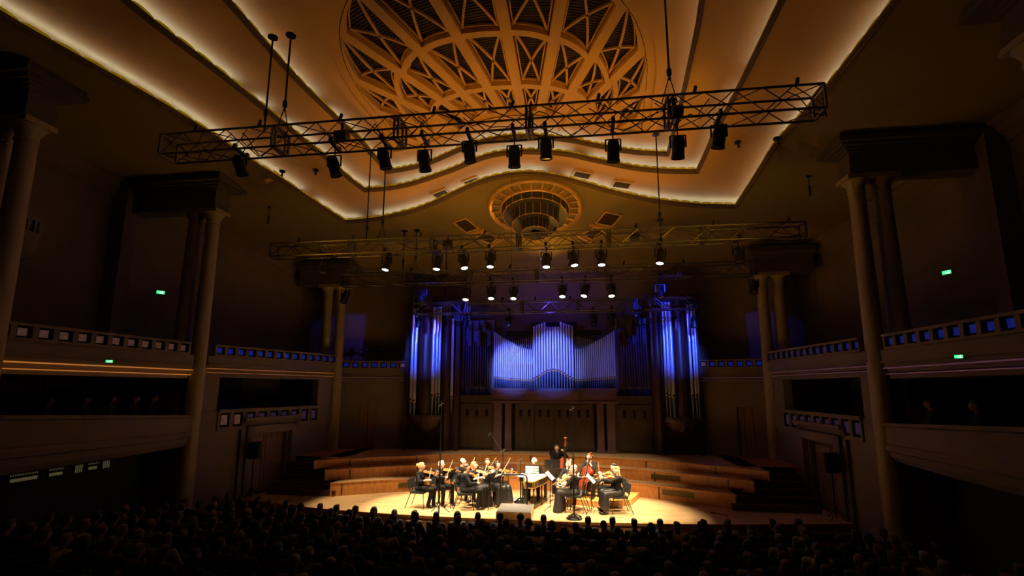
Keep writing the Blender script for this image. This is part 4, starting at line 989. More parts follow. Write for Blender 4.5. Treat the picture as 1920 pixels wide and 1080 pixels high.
def person(name, label, loc, rz, top='cloth', bottom='cloth', hairm='dark_hair', hairst='short', lh=None, rh=None, lhd=(0,-1,0), rhd=(0,-1,0), lean=(0,0), head=(0,0), seated=True, skirt=0, sleeve=1, neck=.0, glasses=False, group=None, voxel=.0078, female=False, legs='apart', face=True, seat=.47, cat='person'):
    """faces local -Y; left side +X. lh/rh wrist targets in local coordinates"""
    root = empty(name, label, cat, loc, rz, group)
    sw = .165 if female else .19; hipz = seat+.07 if seated else .93; lx, ly = lean
    hip = Vector((0, .02, hipz)); wa = Vector((lx*.4, ly*.4, hipz+.2)); tq = .345 if seated else .40; chest = Vector((lx, ly, hipz+tq)); nk = Vector((lx*1.1, ly*1.15, hipz+tq+.145)); 
    hy, hp = head; hc = nk+Vector((math.sin(hy)*.02+lx*.1, -.035-.05*hp+ly*.2, .140-.02*abs(hp)))
    shl = chest+Vector((sw, .0, .085)); shr = chest+Vector((-sw, .0, .085))
    lh = Vector(lh or (.12, -.35, hipz+.10)); rh = Vector(rh or (-.12, -.35, hipz+.10))
    ell = elbow(shl, lh, .27, .25, (.5, .1, -1)); elr = elbow(shr, rh, .27, .25, (-.8, .1, -.7))
    if seated:
        if legs == 'apart': kn = [Vector((.15, -.42, seat+.06)), Vector((-.15, -.42, seat+.06))]; an = [Vector((.15, -.44, .09)), Vector((-.15, -.38, .09))]
        elif legs == 'wide': kn = [Vector((.30, -.38, seat+.05)), Vector((-.30, -.38, seat+.05))]; an = [Vector((.27, -.42, .09)), Vector((-.27, -.40, .09))]
        else: kn = [Vector((.08, -.44, seat+.07)), Vector((-.08, -.43, seat+.06))]; an = [Vector((.10, -.40, .09)), Vector((-.05, -.30, .09))]
    else: kn = [Vector((.10, -.03, .50)), Vector((-.10, -.03, .50))]; an = [Vector((.12, .02, .09)), Vector((-.12, .02, .09))]
    hj = [hip+Vector((.09, 0, 0)), hip+Vector((-.09, 0, 0))]
    Rz = Matrix.Rotation(hy, 3, 'Z') @ Matrix.Rotation(hp, 3, 'X')
    H = lambda x, y, z: hc+Rz @ Vector((x, y, z))
    b = MB()                                                       # one continuous skin surface
    cone(b, hip, wa, .13, .115); cone(b, wa, chest, .115, .13); cone(b, chest+Vector((.07,0,.03)), chest+Vector((-.07,0,.03)), .10, .10)
    cone(b, chest, nk, .08, .056); cone(b, nk, H(0, .01, -.06), .053, .052)
    for s_, e_, w_ in ((shl, ell, lh), (shr, elr, rh)): cone(b, chest+Vector((0,0,.06)), s_, .07, .055); cone(b, s_, e_, .046, .036); cone(b, e_, w_, .037, .024)
    for h_, k_, a_ in zip(hj, kn, an): cone(b, h_, k_, .082, .056); cone(b, k_, a_, .054, .034)
    b.ball(hc, (.073, .088, .105), 14, 10)
    def hb(x, y, z, r): b.ball(H(x, y, z), r, 10, 7)
    hb(0, -.035, -.055, (.052, .048, .05)); hb(0, -.055, -.085, (.028, .026, .022)); hb(0, .02, .03, (.074, .085, .085)); hb(0, -.078, .018, (.05, .014, .012))
    cone(b, H(0, -.085, .015), H(0, -.107, -.022), .009, .014, 8); hb(-.032, -.068, -.025, .022); hb(.032, -.068, -.025, .022); hb(0, -.082, -.052, (.024, .012, .012))
    for s in (-1, 1): hb(s*.074, .008, -.008, (.010, .020, .030))
    pl = Vector(lhd).normalized(); pr = Vector(rhd).normalized()
    hand(b, lh, pl, (-.8, 0, .5), 1.0, -1); hand(b, rh, pr, (.5, 0, -.8), 1.0, 1)
    body = fuse(b, 'body', 'skin', root, voxel, 3)
    if face:
        for s in (-1, 1): b = MB(); b.ball(H(s*.028, -.0805, .006), (.010, .007, .006), 8, 5); b.bar(H(s*.044, -.082, .026), H(s*.014, -.090, .028), .006, .005); b.build('eye', 'eye', body)
        b = MB(); b.ball(H(0, -.0935, -.054), (.019, .006, .005), 8, 5); b.build('mouth', 'lip', body)
    if glasses:
        b = MB()
        for s in (-1, 1): b.path([H(s*.028+.021*math.cos(t*PI/4), -.099, .004+.017*math.sin(t*PI/4)) for t in range(9)], .0025, 5); b.tube(H(s*.05, -.095, .008), H(s*.074, 0, .012), .0025, n=4)
        b.tube(H(-.008, -.1, .008), H(.008, -.1, .008), .0025, n=4); b.build('glasses', 'black', root)
    # hair
    b = MB()
    if hairst == 'bald': b.ball(H(0, .03, .0), (.078, .075, .06), 12, 8); b.ball(H(-.05,.03,-.02), (.032,.05,.05), 8, 6); b.ball(H(.05,.03,-.02), (.032,.05,.05), 8, 6)
    else:
        b.ball(H(0, .018, .040), (.080, .086, .074), 14, 9); b.ball(H(0, -.028, .066), (.068, .058, .044), 12, 8); b.ball(H(0, .045, -.01), (.076, .060, .082), 12, 8)
    if hairst in ('bun',): b.ball(H(0, .115, .04), .048, 10, 7); b.ball(H(.03, .14, .06), .022, 8, 5); b.ball(H(-.02, .12, .09), .02, 8, 5)
    if hairst in ('long', 'wavy'):
        for i, x in enumerate((-.07, -.045, -.015, .02, .05, .072)):
            p = H(x, .045-.25*abs(x), -.02); L = .42 if hairst == 'wavy' else .26
            for k in range(5):
                q = p+Vector((.015*math.sin(k*2.1+i*1.3)+x*.1, .012*math.cos(k*1.9+i)+.012, -L/5)); cone(b, p, q, .034-.003*k, .031-.003*k, 8); p = q
    if hairst == 'bob':
        for x in (-.072, .072): cone(b, H(x, .0, .02), H(x*1.05, .01, -.085), .030, .024, 8)
        for x in (-.04, 0, .04): cone(b, H(x, .075, .0), H(x, .08, -.09), .034, .028, 8)
    if hairst == 'curly':
        R = random.Random(3)
        for i in range(26): t = R.random()*2*PI; ph = R.random()*1.9; b.ball(H(.08*math.sin(ph)*math.cos(t), .03+.082*math.sin(ph)*abs(math.sin(t)), .03+.09*math.cos(ph)), .026, 7, 5)
    if hairst == 'pony': 
        p = H(0, .10, .03)
        for k in range(5): q = p+Vector((0, .012-.006*k, -.055)); cone(b, p, q, .028-.003*k, .026-.003*k, 8); p = q
    fuse(b, 'hair', hairm, root, voxel*1.15, 1)
    # clothes
    b = MB(); g = .014
    cone(b, hip+Vector((0,0,.03)), wa, .13+g, .118+g); cone(b, wa, chest, .118+g, .132+g); cone(b, chest+Vector((.07,0,.03)), chest+Vector((-.07,0,.03)), .10+g, .10+g)
    if female: b.ball(chest+Vector((.06,-.085,-.02)), .06, 8, 6); b.ball(chest+Vector((-.06,-.085,-.02)), .06, 8, 6)
    cone(b, chest+Vector((0,.01,.02)), chest.lerp(nk, .55-neck*.6)+Vector((0, .015, 0)), .085+g, .062+g*.6)
    if sleeve >= .1 or True:
        for s_, e_, w_ in ((shl, ell, lh), (shr, elr, rh)):
            if sleeve > 0: cone(b, chest+Vector((0,0,.05)), s_, .07+g, .056+g)
            if sleeve > .0: 
                f = min(1, sleeve*2); cone(b, s_, Vector(s_).lerp(e_, f), .048+g, .048+g-.008*f)
            if sleeve > .5: f = (sleeve-.5)*2*.94; cone(b, e_, Vector(e_).lerp(w_, f), .040+g, .038+g-.010*f)
    fuse(b, 'dress_top' if skirt else ('jacket' if top == 'cloth2' else 'shirt'), top, root, .0105, 2)
    b = MB()
    if skirt:
        cone(b, hip, hip+Vector((0,0,.08)), .15, .14)
        for h_, k_, a_ in zip(hj, kn, an):
            cone(b, h_, k_, .115, .10); e_ = k_.lerp(Vector((a_.x*1.1, a_.y-.02, .05)), skirt); cone(b, k_, e_, .10, .11+.04*skirt)
        km = (kn[0]+kn[1])/2; cone(b, hip, km, .13, .10); am = (an[0]+an[1])/2; e_ = km.lerp(Vector((am.x, am.y, .06)), skirt); cone(b, km, e_, .10, .13)
        fuse(b, 'skirt', bottom, root, .0125, 2)
        b = MB()
    else:
        cone(b, hip+Vector((.04,0,0)), hip+Vector((-.04,0,0)), .125, .125)
        for h_, k_, a_ in zip(hj, kn, an): cone(b, h_, k_, .094, .072); cone(b, k_, a_+Vector((0,0,.0)), .068, .056)
        fuse(b, 'trousers', bottom, root, .0115, 2)
    for a_ in an:
        b = MB(); b.ball(a_+Vector((0, -.065, -.045)), (.045, .115, .042), 10, 6); cone(b, a_+Vector((0,.01,-.035)), a_+Vector((0,.01,.0)), .042, .04, 8)
        if female: b.box(tuple(a_+Vector((-.012,.02,-.085))), tuple(a_+Vector((.012,.045,-.03))))
        b.build('shoe', 'shoe', root, True)
    root['_k'] = 0; del root['_k']
    return root
def Lw(o, p):   # local point of a thing -> world
    return Matrix.Translation(o.location) @ o.rotation_euler.to_matrix().to_4x4() @ Vector(p)
def Ld(o, d): return o.rotation_euler.to_matrix() @ Vector(d)
def play_violin(o, who, wood='violin_wood', hand_l=(.30, -.42, .98), seated=True, chin=(.06, -.07, 1.07), bowt=(.12, -.34, 1.38), rhand=(-.16, -.36, .93), name='violin'):
    c = Vector(chin); h = Vector(hand_l)
    v = make_instrument('violin', name, '%s held under the chin of the %s' % (name, who), wood); d = (h+Vector((-.03,.0,.035))-c)
    orient(v, Lw(o, c), Ld(o, d), Ld(o, Vector((.25, -.15, 1))))
    r = Vector(rhand); bw = make_bow(Lw(o, r+Vector((.02, -.05, 0))), Lw(o, bowt), 'bow in the right hand of the %s' % who)

# ---------------------------------------------------------------- chairs and stands
def make_chair():
    t = empty('orchestra_chair', 'x', 'chair')
    b = MB(); b.box((-.22, -.22, .425), (.22, .22, .47)); b.box((-.20, -.20, .47), (.20, .21, .485)); b.build('seat', 'upholstery', t)
    b = MB(); n = 8; rows = []
    for z, y in ((.54, .235), (.60, .245), (.78, .28), (.81, .285)): rows.append([(-.21+.42*i/n, y+.03*math.sin(PI*i/n), z) for i in range(n+1)])
    b.grid(rows); b.grid([[(x, y+.04, z) for x, y, z in r] for r in rows][::-1]); b.grid([rows[-1], [(x, y+.04, z) for x, y, z in rows[-1]]]); b.grid([[(x, y+.04, z) for x, y, z in rows[0]], rows[0]])
    b.add([rows[0][0], rows[-1][0], (rows[-1][0][0], rows[-1][0][1]+.04, .81), (rows[0][0][0], rows[0][0][1]+.04, .54)], [(0,1,2,3)]); b.add([rows[0][-1], rows[-1][-1], (rows[-1][-1][0], rows[-1][-1][1]+.04, .81), (rows[0][-1][0], rows[0][-1][1]+.04, .54)], [(3,2,1,0)])
    b.build('backrest', 'upholstery', t)
    for s in (-1, 1):
        b = MB(); b.tube((s*.2, -.2, .43), (s*.215, -.24, 0), .011, n=7); b.build('leg', 'black', t)
        b = MB(); b.path([(s*.2, .32, .79), (s*.2, .26, .54), (s*.2, .2, .43), (s*.22, .36, 0)], .011, 7); b.build('leg', 'black', t)
    b = MB(); b.path([(-.2, -.2, .425), (.2, -.2, .425), (.2, .2, .425), (-.2, .2, .425), (-.2, -.2, .425)], .011, 6); b.build('seat_frame', 'black', t)
    return t
ch0 = make_chair(); index_kids(ch0); used_c = [False]
def chair(x, y, rz, label, z=1.0):
    o = copy_tree(ch0) if used_c[0] else ch0; used_c[0] = True; o.location = (x, y, z); o.rotation_euler = (0, 0, rz)
    tag(o, label, 'chair', 'orchestra chairs on the stage'); return o
def music_stand(x, y, rz, h, tilt_, label, sheet=True, col='black'):
    t = empty('music_stand', label, 'music stand', (x, y, 1.0), rz, 'music stands'); 
    b = MB(); b.tube((0,0,.05), (0,0,h), .011, n=7); b.tube((0,0,h*.45), (0,0,h*.5), .018, n=7); b.build('pole', col, t)
    b = MB()
    for k in range(3): a = k*2*PI/3+.4; b.tube((0,0,.13), (.24*math.cos(a), .24*math.sin(a), .01), .009, n=5)
    b.build('tripod_base', col, t)
    b = MB(); c, s = math.cos(tilt_), math.sin(tilt_); A = Vector((1,0,0)); U = Vector((0, s, c)); N = Vector((0, -c, s)); o = Vector((0, .02, h+.14))
    b.obox(o, A*.25, U*.17, N*.004); b.obox(o-U*.17-N*(-.03), A*.25, N*.03, U*.004); b.tube((0,0,h), o-N*.01, .02, n=6); b.build('desk', col, t)
    if sheet:
        b = MB(); b.obox(o+N*.009-A*.105-U*.01, A*.10, U*.145, N*.002); b.obox(o+N*.009+A*.105-U*.01, A*.10, U*.145, N*.002); b.build('sheet_music', 'paper', t)
    return t

D = math.radians
# people: facing angle rz = 0 looks at the audience, positive turns towards stage left of the picture's right
def P_rz(dx, dy): return math.atan2(dx, -dy)   # direction (dx,dy) in plan -> rotation so that local -Y points there
def cchair(x, y, rz, who, z=1.0): chair(x, y, rz, 'black padded chair under the %s' % who, z)
VL, VR = (.33, -.44, 1.02), (-.13, -.40, .92)
VIOL = 'violinists'
def violinist(nm, x, y, dx, dy, wood='violin_wood', lh=(.27, -.44, 1.02), rh=(-.14, -.40, .92), bt=(.10, -.52, 1.42), inst='violin', chairlab=None, **kw):
    lh = (lh[0], lh[1]+.02, lh[2]-.07); rh = (rh[0], rh[1]+.02, rh[2]-.06); bt = (bt[0], bt[1], bt[2]-.08)
    rz = P_rz(dx, dy); v = Vector(lh)-Vector((.06, -.07, 1.02)); v.normalize()
    p = person('person', nm+' playing the %s on a black chair' % inst, (x, y, 1.0), rz, lh=lh, rh=rh, lhd=(v.x*.3+.1, -.4, .9), rhd=(.35, -.75, .1), head=(D(18), D(-8)), **kw)
    h = kw.get('lean', (0,0)); who = nm
    play_violin(p, who, wood, hand_l=lh, chin=(.055+h[0], -.075+h[1], 1.005), rhand=rh, bowt=bt, name=inst); cchair(x, y, rz, who); return p
violinist('blonde woman with her hair in a bun', -2.78, 14.92, 1, -.12, 'violin_wood', bottom='cloth', hairm='blonde_hair', hairst='bun', female=True, sleeve=.72, neck=.6, legs='cross', lh=(.10, -.50, .99), rh=(-.13, -.30, .86), bt=(.0, -.36, 1.22))
violinist('bespectacled grey-haired man', -2.30, 15.42, .75, -.65, 'violin_wood', hairm='silver_hair', glasses=True, rh=(-.10, -.42, .90))
violinist('balding man at the back left', -1.80, 16.05, .8, -.5, 'violin_wood', hairm='dark_hair', hairst='bald', top='cloth', lean=(0, -.03))
violinist('dark-haired man in a navy jacket', -1.38, 14.86, 1, .28, 'violin_wood', hairm='brown_hair', top='cloth2', bottom='cloth', lh=(.26, -.36, .88), rh=(-.12, -.34, .80), bt=(.14, -.42, 1.15))
violinist('red-haired woman in a long skirt', -1.26, 15.36, 1, -.45, 'pale_violin_wood', hairm='red_hair', hairst='bob', top='cloth2', bottom='skirt', female=True, skirt=1.0, sleeve=.5, lh=(.22, -.48, .97))
violinist('brown-haired woman with a long ponytail', -.98, 16.15, .4, -1, 'violin_wood', hairm='brown_hair', hairst='pony', female=True, bottom='cloth', bt=(.2, -.45, 1.42))
violinist('dark-haired woman in a sleeveless satin dress', -.58, 15.62, .75, -.8, 'violin_wood', hairm='dark_hair', hairst='bob', top='dress', bottom='dress', female=True, skirt=.75, sleeve=0, neck=.5, bt=(.18, -.50, 1.48), rh=(-.14, -.38, .98))
violinist('dark-haired woman behind the long-haired blonde', 3.0, 15.70, -1, -.25, 'violin_wood', hairm='dark_hair', hairst='short', female=True, lh=(.10, -.48, 1.0))
violinist('blonde woman with long wavy hair', 3.04, 15.10, -1, -.25, 'violin_wood', hairm='gold_hair', hairst='wavy', female=True, skirt=.62, bottom='dress', top='cloth', lh=(.05, -.50, .99), rh=(-.1, -.40, .88), bt=(-.02,-.45,1.1))
violinist('curly grey-haired woman', 1.80, 15.02, -.95, .1, 'pale_violin_wood', hairm='grey_hair', hairst='curly', female=True, skirt=1.0, bottom='skirt', sleeve=.5, lh=(.16, -.42, .88), rh=(-.02, -.42, .74), bt=(.2, -.5, 1.0), inst='viola')
chair(1.95, 15.42, P_rz(-.9, .2), 'empty black padded chair behind the curly grey-haired player')
# harpsichordist
hp = person('person', 'grey-haired man in dark clothes bent over the harpsichord keys', (.50, 16.62, 1.0), 0, hairm='silver_hair', hairst='curly', top='cloth2', lh=(.16, -.38, .80), rh=(-.16, -.38, .80), lean=(0, -.12), head=(0, D(-28)))
b = MB(); b.box((-.36, -.17, .42), (.36, .17, .48)); t = empty('bench', 'black bench behind the harpsichord', 'bench', (.50, 16.66, 1.0)); b.build('seat', 'upholstery', t)
for sx in (-1, 1):
    for sy in (-1, 1): b = MB(); b.box((sx*.33-.02, sy*.14-.02, 0), (sx*.33+.02, sy*.14+.02, .42)); b.build('leg', 'black', t)
# bassist
bp = person('person', 'man in black standing behind the double bass', (1.18, 17.42, .88), P_rz(.15, -1), hairm='brown_hair', seated=False, lh=(.24, -.20, 1.50), rh=(-.02, -.42, .98), lhd=(-.6, -.2, .6), rhd=(.3, -.4, -.6), head=(D(-10), D(-14)))
v = make_instrument('bass', 'double_bass', 'reddish double bass standing upright before the man in black', 'bass_wood'); orient(v, (1.44, 17.02, 1.14), (.03, .10, 1), (0, -1, .1))
make_bow((1.2, 16.92, 1.80), (1.74, 16.84, 1.88), 'bow of the standing double bass player')
# platform, cellists
PZ = 1.17
b = MB(); b.prism([(1.55, 16.02), (2.55, 15.62), (3.5, 16.1), (3.86, 17.2), (2.9, 17.35), (1.7, 17.1)], 1.0, PZ); pf = b.build('platform', 'podium_wood'); tag(pf, 'low wooden platform under the cellist at the right', 'platform')
def cellist(nm, x, y, dx, dy, z, wood, hairm, hairst, ax=0, sleeve=.75):
    rz = P_rz(dx, dy); p = person('person', nm+' playing the cello', (x, y, z), rz, hairm=hairm, hairst=hairst, female=True, sleeve=sleeve, legs='wide', lh=(.10, -.22, 1.00), rh=(-.24, -.44, .62), lhd=(-.5, -.3, .6), rhd=(.2, -.6, -.4), head=(D(-14), D(-14)))
    v = make_instrument('cello', 'cello', 'cello between the knees of the %s' % nm, wood); a = Vector((-.02, -.46, .22)); e = Vector((.11, -.10, 1.34))
    orient(v, Lw(p, a), Ld(p, e-a), Ld(p, (-.1, -1, .3))); make_bow(Lw(p, (-.25, -.52, .60)), Lw(p, (.34, -.46, .64)), 'bow of the %s' % nm); return p
cellist('smiling fair-haired woman with a pale cello in the middle', 1.62, 16.05, -.25, -1, 1.0, 'pale_violin_wood', 'light_brown_hair', 'short'); chair(1.62, 16.05, P_rz(-.25, -1), 'black padded chair under the smiling cellist')
cellist('dark-haired woman with a red-brown cello on the platform', 2.28, 16.50, -.45, -1, PZ, 'cello_wood', 'brown_hair', 'bun')
t = empty('bench', 'black piano bench under the cellist on the platform', 'bench', (2.32, 16.54, PZ), P_rz(-.45, -1)); b = MB(); b.box((-.32, -.18, .40), (.32, .18, .47)); b.build('seat', 'upholstery', t)
for sx in (-1, 1):
    for sy in (-1, 1): b = MB(); b.box((sx*.29-.025, sy*.15-.025, 0), (sx*.29+.025, sy*.15+.025, .40)); b.build('leg', 'black', t)
b = MB(); b.box((-.27, -.15, .12), (.27, -.12, .16)); b.build('stretcher', 'black', t)

# harpsichord
t = empty('harpsichord', 'black and gold harpsichord with its tail pointing at the audience', 'harpsichord', (.38, 15.72, 1.0), -.22)
HS = .90
plan = [(-.42, .72), (.47, .72), (.47, .25), (.40, -.62), (.13, -.66), (.02, -.30), (-.16, .06), (-.40, .30)]
b = MB(); b.prism(plan, .66, .88); b.build('case', 'dgreen', t)
b = MB(); b.prism([(x*.97, y*.985) for x, y in plan], .88, .892); b.build('soundboard', 'cream', t)
for z in (.66, .865):
    b = MB()
    for a, c in zip(plan, plan[1:]+plan[:1]): b.bar((a[0], a[1], z+.008), (c[0], c[1], z+.008), .014, .018)
    b.build('gold_edge', 'dgold', t)
def side_panels(a, c, n):
    A = Vector((*a, 0)); C = Vector((*c, 0)); d = (C-A)/n; u = d.normalized(); nn = Vector((u.y, -u.x, 0))
    for i in range(n):
        p = A+d*(i+.12); q = A+d*(i+.88); b = MB()
        for e, f in (((p, .69), (q, .69)), ((p, .85), (q, .85)), ((p, .69), (p, .85)), ((q, .69), (q, .85))): b.bar(e[0]+Vector((0,0,e[1]))+nn*.006, f[0]+Vector((0,0,f[1]))+nn*.006, .010, .008)
        b.build('gold_panel_frame', 'dgold', t)
side_panels((.40, -.62), (.47, .72), 5); side_panels((.13, -.66), (.40, -.62), 1); side_panels((-.40, .30), (-.16, .06), 1); side_panels((-.16, .06), (.13, -.66), 3)
b = MB(); b.box((-.36, .50, .80), (.40, .70, .84)); b.build('keyboard', 'ebony', t)
b = MB(); b.box((.02, .05, .892), (.36, .12, .90)); b.build('jack_rail', 'ebony', t)
for x, y in ((-.34, .6), (.40, .6), (.34, -.48), (.10, -.5), (-.28, .3), (.42, .05)):
    b = MB(); b.lathe([(.022, 0), (.03, .04), (.018, .1), (.028, .3), (.018, .5), (.03, .6), (.025, .66)], (x, y, 0), 10); b.build('leg', 'dgreen', t, True)
b = MB(); b.bar((-.34, .6, .1), (.40, .6, .1), .035); b.bar((.40, .6, .1), (.34, -.48, .1), .035); b.bar((.34, -.48, .1), (.10, -.5, .1), .035); b.bar((.10, -.5, .1), (-.28, .3, .1), .035); b.build('stretcher', 'dgreen', t)
for c_ in [c for c in bpy.data.objects if c.parent == t]: c_.scale = (1, 1, HS)
t = empty('score_rack', 'black score rack holding books on the harpsichord', 'rack', (.46, 16.26, 1.803)); b = MB(); b.box((-.24, -.02, 0), (.24, .0, .03)); b.box((-.24, 0, .0), (-.22, .02, .26)); b.box((.22, 0, .0), (.24, .02, .26)); b.box((-.24, .0, .24), (.24, .02, .27)); b.box((-.24, 0, .12), (.24, .02, .14)); b.build('frame', 'black', t)
for k, z in enumerate((.03, .105, .18)):
    b = MB(); b.box((-.21, -.035, z), (.02, -.003, z+.062)); b.box((.03, -.03, z), (.20, -.003, z+.055)); o = b.build('score_book', 'paper', loc=(.46, 16.26, 1.803)); tag(o, '%s open score on the rack of the harpsichord' % ('lowest', 'middle', 'topmost')[k], 'book', 'scores on the harpsichord')
for k, (x, y, r_) in enumerate(((.18, 16.02, .2), (.30, 15.75, -.3))):
    b = MB(); b.box((-.2, -.13, 0), (.2, .13, .006)); b.box((-.19, -.12, .006), (.0, .12, .010)); tag(b.build('sheet_music', 'paper', loc=(x, y, 1.806), rotz=r_), 'loose score lying on the harpsichord, %s' % ('near the keys' if k == 0 else 'near its middle'), 'sheet music', 'loose scores')

# podium with rail
t = empty('conductor_podium', 'wooden conductor podium with grey top and black tubular rail', 'podium', (.20, 14.35, 1.0), .02)
b = MB(); b.box((-.50, -.52, 0), (.45, .52, .19)); b.build('base', 'podium_wood', t)
b = MB(); b.box((-.49, -.51, .19), (.44, .51, .20)); b.build('carpet_top', 'grey', t)
b = MB(); b.path([(-.52, .42, .0), (-.52, .42, .92), (-.49, .42, .99), (-.42, .42, 1.02), (.16, .42, 1.02), (.23, .42, .99), (.26, .42, .92), (.26, .42, .20)], .024, 9); b.build('rail', 'black', t)
t.location = (.20, 14.40, 1.0)
# music stands
music_stand(-1.86, 15.02, P_rz(-.8, .1), .80, .45, 'black music stand between the second and third violinists')
music_stand(-1.35, 15.50, P_rz(-.7, .5), .82, .5, 'dark music stand in the middle of the left group')
music_stand(-.68, 15.0, P_rz(-.8, .35), .74, .6, 'black music stand in front of the man in navy')
music_stand(-.22, 15.72, P_rz(.1, -1)+PI, .90, .25, 'bronze-coloured music stand left of the harpsichord', False, 'stepwood')
music_stand(1.10, 15.14, P_rz(1, -.12), .82, .8, 'black music stand with white pages right of the podium')
music_stand(1.08, 16.52, PI+.15, .92, .12, 'tall black music stand seen from behind, in front of the double bass')
music_stand(1.22, 16.20, PI-.1, .72, .35, 'black music stand seen from behind, before the smiling cellist')
music_stand(2.28, 14.98, P_rz(1, -.12), .80, .8, 'black music stand with white pages right of the tall microphone stand')
# microphone stands
def tall_stand(x, y, h, label, boom=None, base='tripod'):
    t = empty('microphone_stand', label, 'microphone stand', (x, y, 1.0)); b = MB(); b.tube((0,0,.02), (0,0,h*.55), .022, n=8); b.tube((0,0,h*.55), (0,0,h), .013, n=7); b.lathe([(.02, -.04), (.035, -.02), (.035, .03), (.02, .05)], (0,0,h*.55), 8); b.build('pole', 'black', t)
    b = MB()
    if base == 'tripod':
        for k in range(3): a = k*2*PI/3+.5; b.tube((0,0,.28), (.30*math.cos(a), .30*math.sin(a), .02), .013, n=6)
    else:
        b.lathe([(.001, .05), (.05, .05), (.22, .02), (.23, .0)], n=12)
        for k in range(4): a = k*PI/2+.7; b.bar((.03*math.cos(a), .03*math.sin(a), .12), (.25*math.cos(a), .25*math.sin(a), .02), .03)
    b.build('base', 'black', t)
    tip = boom or (0, 0, h+.16); b = MB(); b.tube((0,0,h), tip, .007, n=6) if boom else None
    b2 = MB(); T = Vector(tip); b2.tube(T, T+Vector((-.05, 0, -.10 if boom else .0)) if boom else T-Vector((0,0,.16)), .014, n=8); b2.tube((-.09, 0, h+.02), (.06, -.02, h+.10), .012, n=7); b2.build('microphone', 'truss', t)
    if boom: b.build('boom', 'black', t)
tall_stand(-1.98, 14.22, 2.95, 'tallest black microphone stand at the front left of the stage')
tall_stand(1.80, 14.28, 2.85, 'tall black microphone stand with heavy base at the front right of the stage', base='round')
tall_stand(-.34, 15.35, 1.55, 'microphone stand with a boom rising over the woman in satin', boom=(-.42, .1, 2.12))
tall_stand(.12, 16.0, 1.22, 'short thin microphone stand with round base left of the harpsichord', base='round')
tall_stand(2.78, 15.85, 1.45, 'slim microphone stand beside the harpsichord, half hidden', base='round') if False else None
# loudspeakers on stands by the doors
for x, y, z, lab in ((-8.5, 15.25, .82, 'left'), (8.78, 15.1, .85, 'right')):
    t = empty('loudspeaker', 'black loudspeaker on a pole beside the %s portal door' % lab, 'loudspeaker', (x, y, z), .3 if x < 0 else -.3); b = MB(); b.box((-.15, -.15, 1.4), (.15, .15, 1.92)); b.build('cabinet', 'blackp', t)
    b = MB(); b.box((-.135, -.16, 1.42), (.135, -.15, 1.90)); b.build('grille', 'black', t)
    b = MB(); b.tube((0,0,.2), (0,0,1.4), .02, n=8); b.build('pole', 'black', t); b = MB()
    for k in range(3): a = k*2*PI/3; b.tube((0,0,.5), (.30*math.cos(a), .30*math.sin(a), .19), .013, n=6)
    b.build('tripod_base', 'black', t)
# floor microphones, cable and papers
for x, y, rz, lab in ((-7.0, 15.0, .2, 'low floor microphone on the dark left side of the stage'), (5.9, 14.75, 2.9, 'low floor microphone on the dark right side of the stage')):
    t = empty('floor_microphone', lab, 'microphone', (x, y, 1.0), rz); b = MB(); b.lathe([(.001, .02), (.07, .015), (.08, 0)], n=12); b.build('base', 'black', t); b = MB(); b.path([(0,0,.02), (0,0,.12), (.3,0,.15)], .008, 6); b.tube((.3,0,.15), (.42,0,.16), .014, n=7); b.build('microphone', 'black', t)
b = MB(); b.path([(-.15, 16.35, 1.01), (.05, 16.3, 1.01), (.15, 16.42, 1.01), (-.3, 16.5, 1.01), (-.7, 16.45, 1.01), (-1.0, 16.55, 1.01)], .012, 6); tag(b.build('cable', 'black'), 'black cable lying on the floor behind the satin dress', 'cable')
b = MB(); b.box((-.25, -.1, 0), (.25, .1, .03)); tag(b.build('sheet_music', 'paper', loc=(.05, 16.25, 1.0), rotz=.2), 'white papers on the floor left of the harpsichord', 'sheet music')
# ================================================================== AUDIENCE
def sfy(x):
    for a, c in zip(SF[:-1], SF[1:]):
        if a[0] <= x <= c[0]: return a[1]+(c[1]-a[1])*(x-a[0])/(c[0]-a[0])
    return 15.3 if x < 0 else 14.95
tops = {}
for n, c in (('dark_coat', (.02, .018, .016)), ('pale_shirt', (.32, .33, .22)), ('blue_shirt', (.08, .11, .17)), ('brown_cardigan', (.04, .02, .012)), ('grey_jumper', (.04, .04, .035)), ('white_blouse', (.24, .22, .18))): M[n] = mat(n, c, .85, var=.2, scale=12)  # clothes darkened to paint in the dimness of the audience
SPEC = [('short', 'dark_hair', 'dark_coat', False), ('short', 'grey_hair', 'grey_jumper', False), ('bob', 'brown_hair', 'dark_coat', True), ('bald', 'grey_hair', 'blue_shirt', False), ('long', 'light_brown_hair', 'brown_cardigan', True),
        ('short', 'silver_hair', 'pale_shirt', False), ('bob', 'silver_hair', 'white_blouse', True), ('curly', 'dark_hair', 'dark_coat', True), ('short', 'brown_hair', 'dark_coat', False), ('pony', 'blonde_hair', 'grey_jumper', True)]
DESC = {'short': 'short %s hair', 'bob': 'bobbed %s hair', 'bald': 'a bald crown and %s sides', 'long': 'long %s hair', 'curly': 'curly %s hair', 'pony': 'a %s ponytail'}
hair('shaded_silver_hair', (.10, .095, .08)); hair('shaded_grey_hair', (.05, .048, .042)); hair('shaded_blonde_hair', (.08, .05, .022)); hair('shaded_brown_hair', (.03, .016, .01))  # hair tones lowered, the audience's shade is put into the colour
HM = {'silver_hair': 'shaded_silver_hair', 'grey_hair': 'shaded_grey_hair', 'blonde_hair': 'shaded_blonde_hair', 'light_brown_hair': 'shaded_brown_hair', 'brown_hair': 'shaded_brown_hair', 'dark_hair': 'dark_hair'}
M['skin_aud'] = mat('skin_in_shade', (.22, .13, .08), .7, var=.1, scale=14)  # darker copy of the skin with the hall's shade painted in
protoA = []
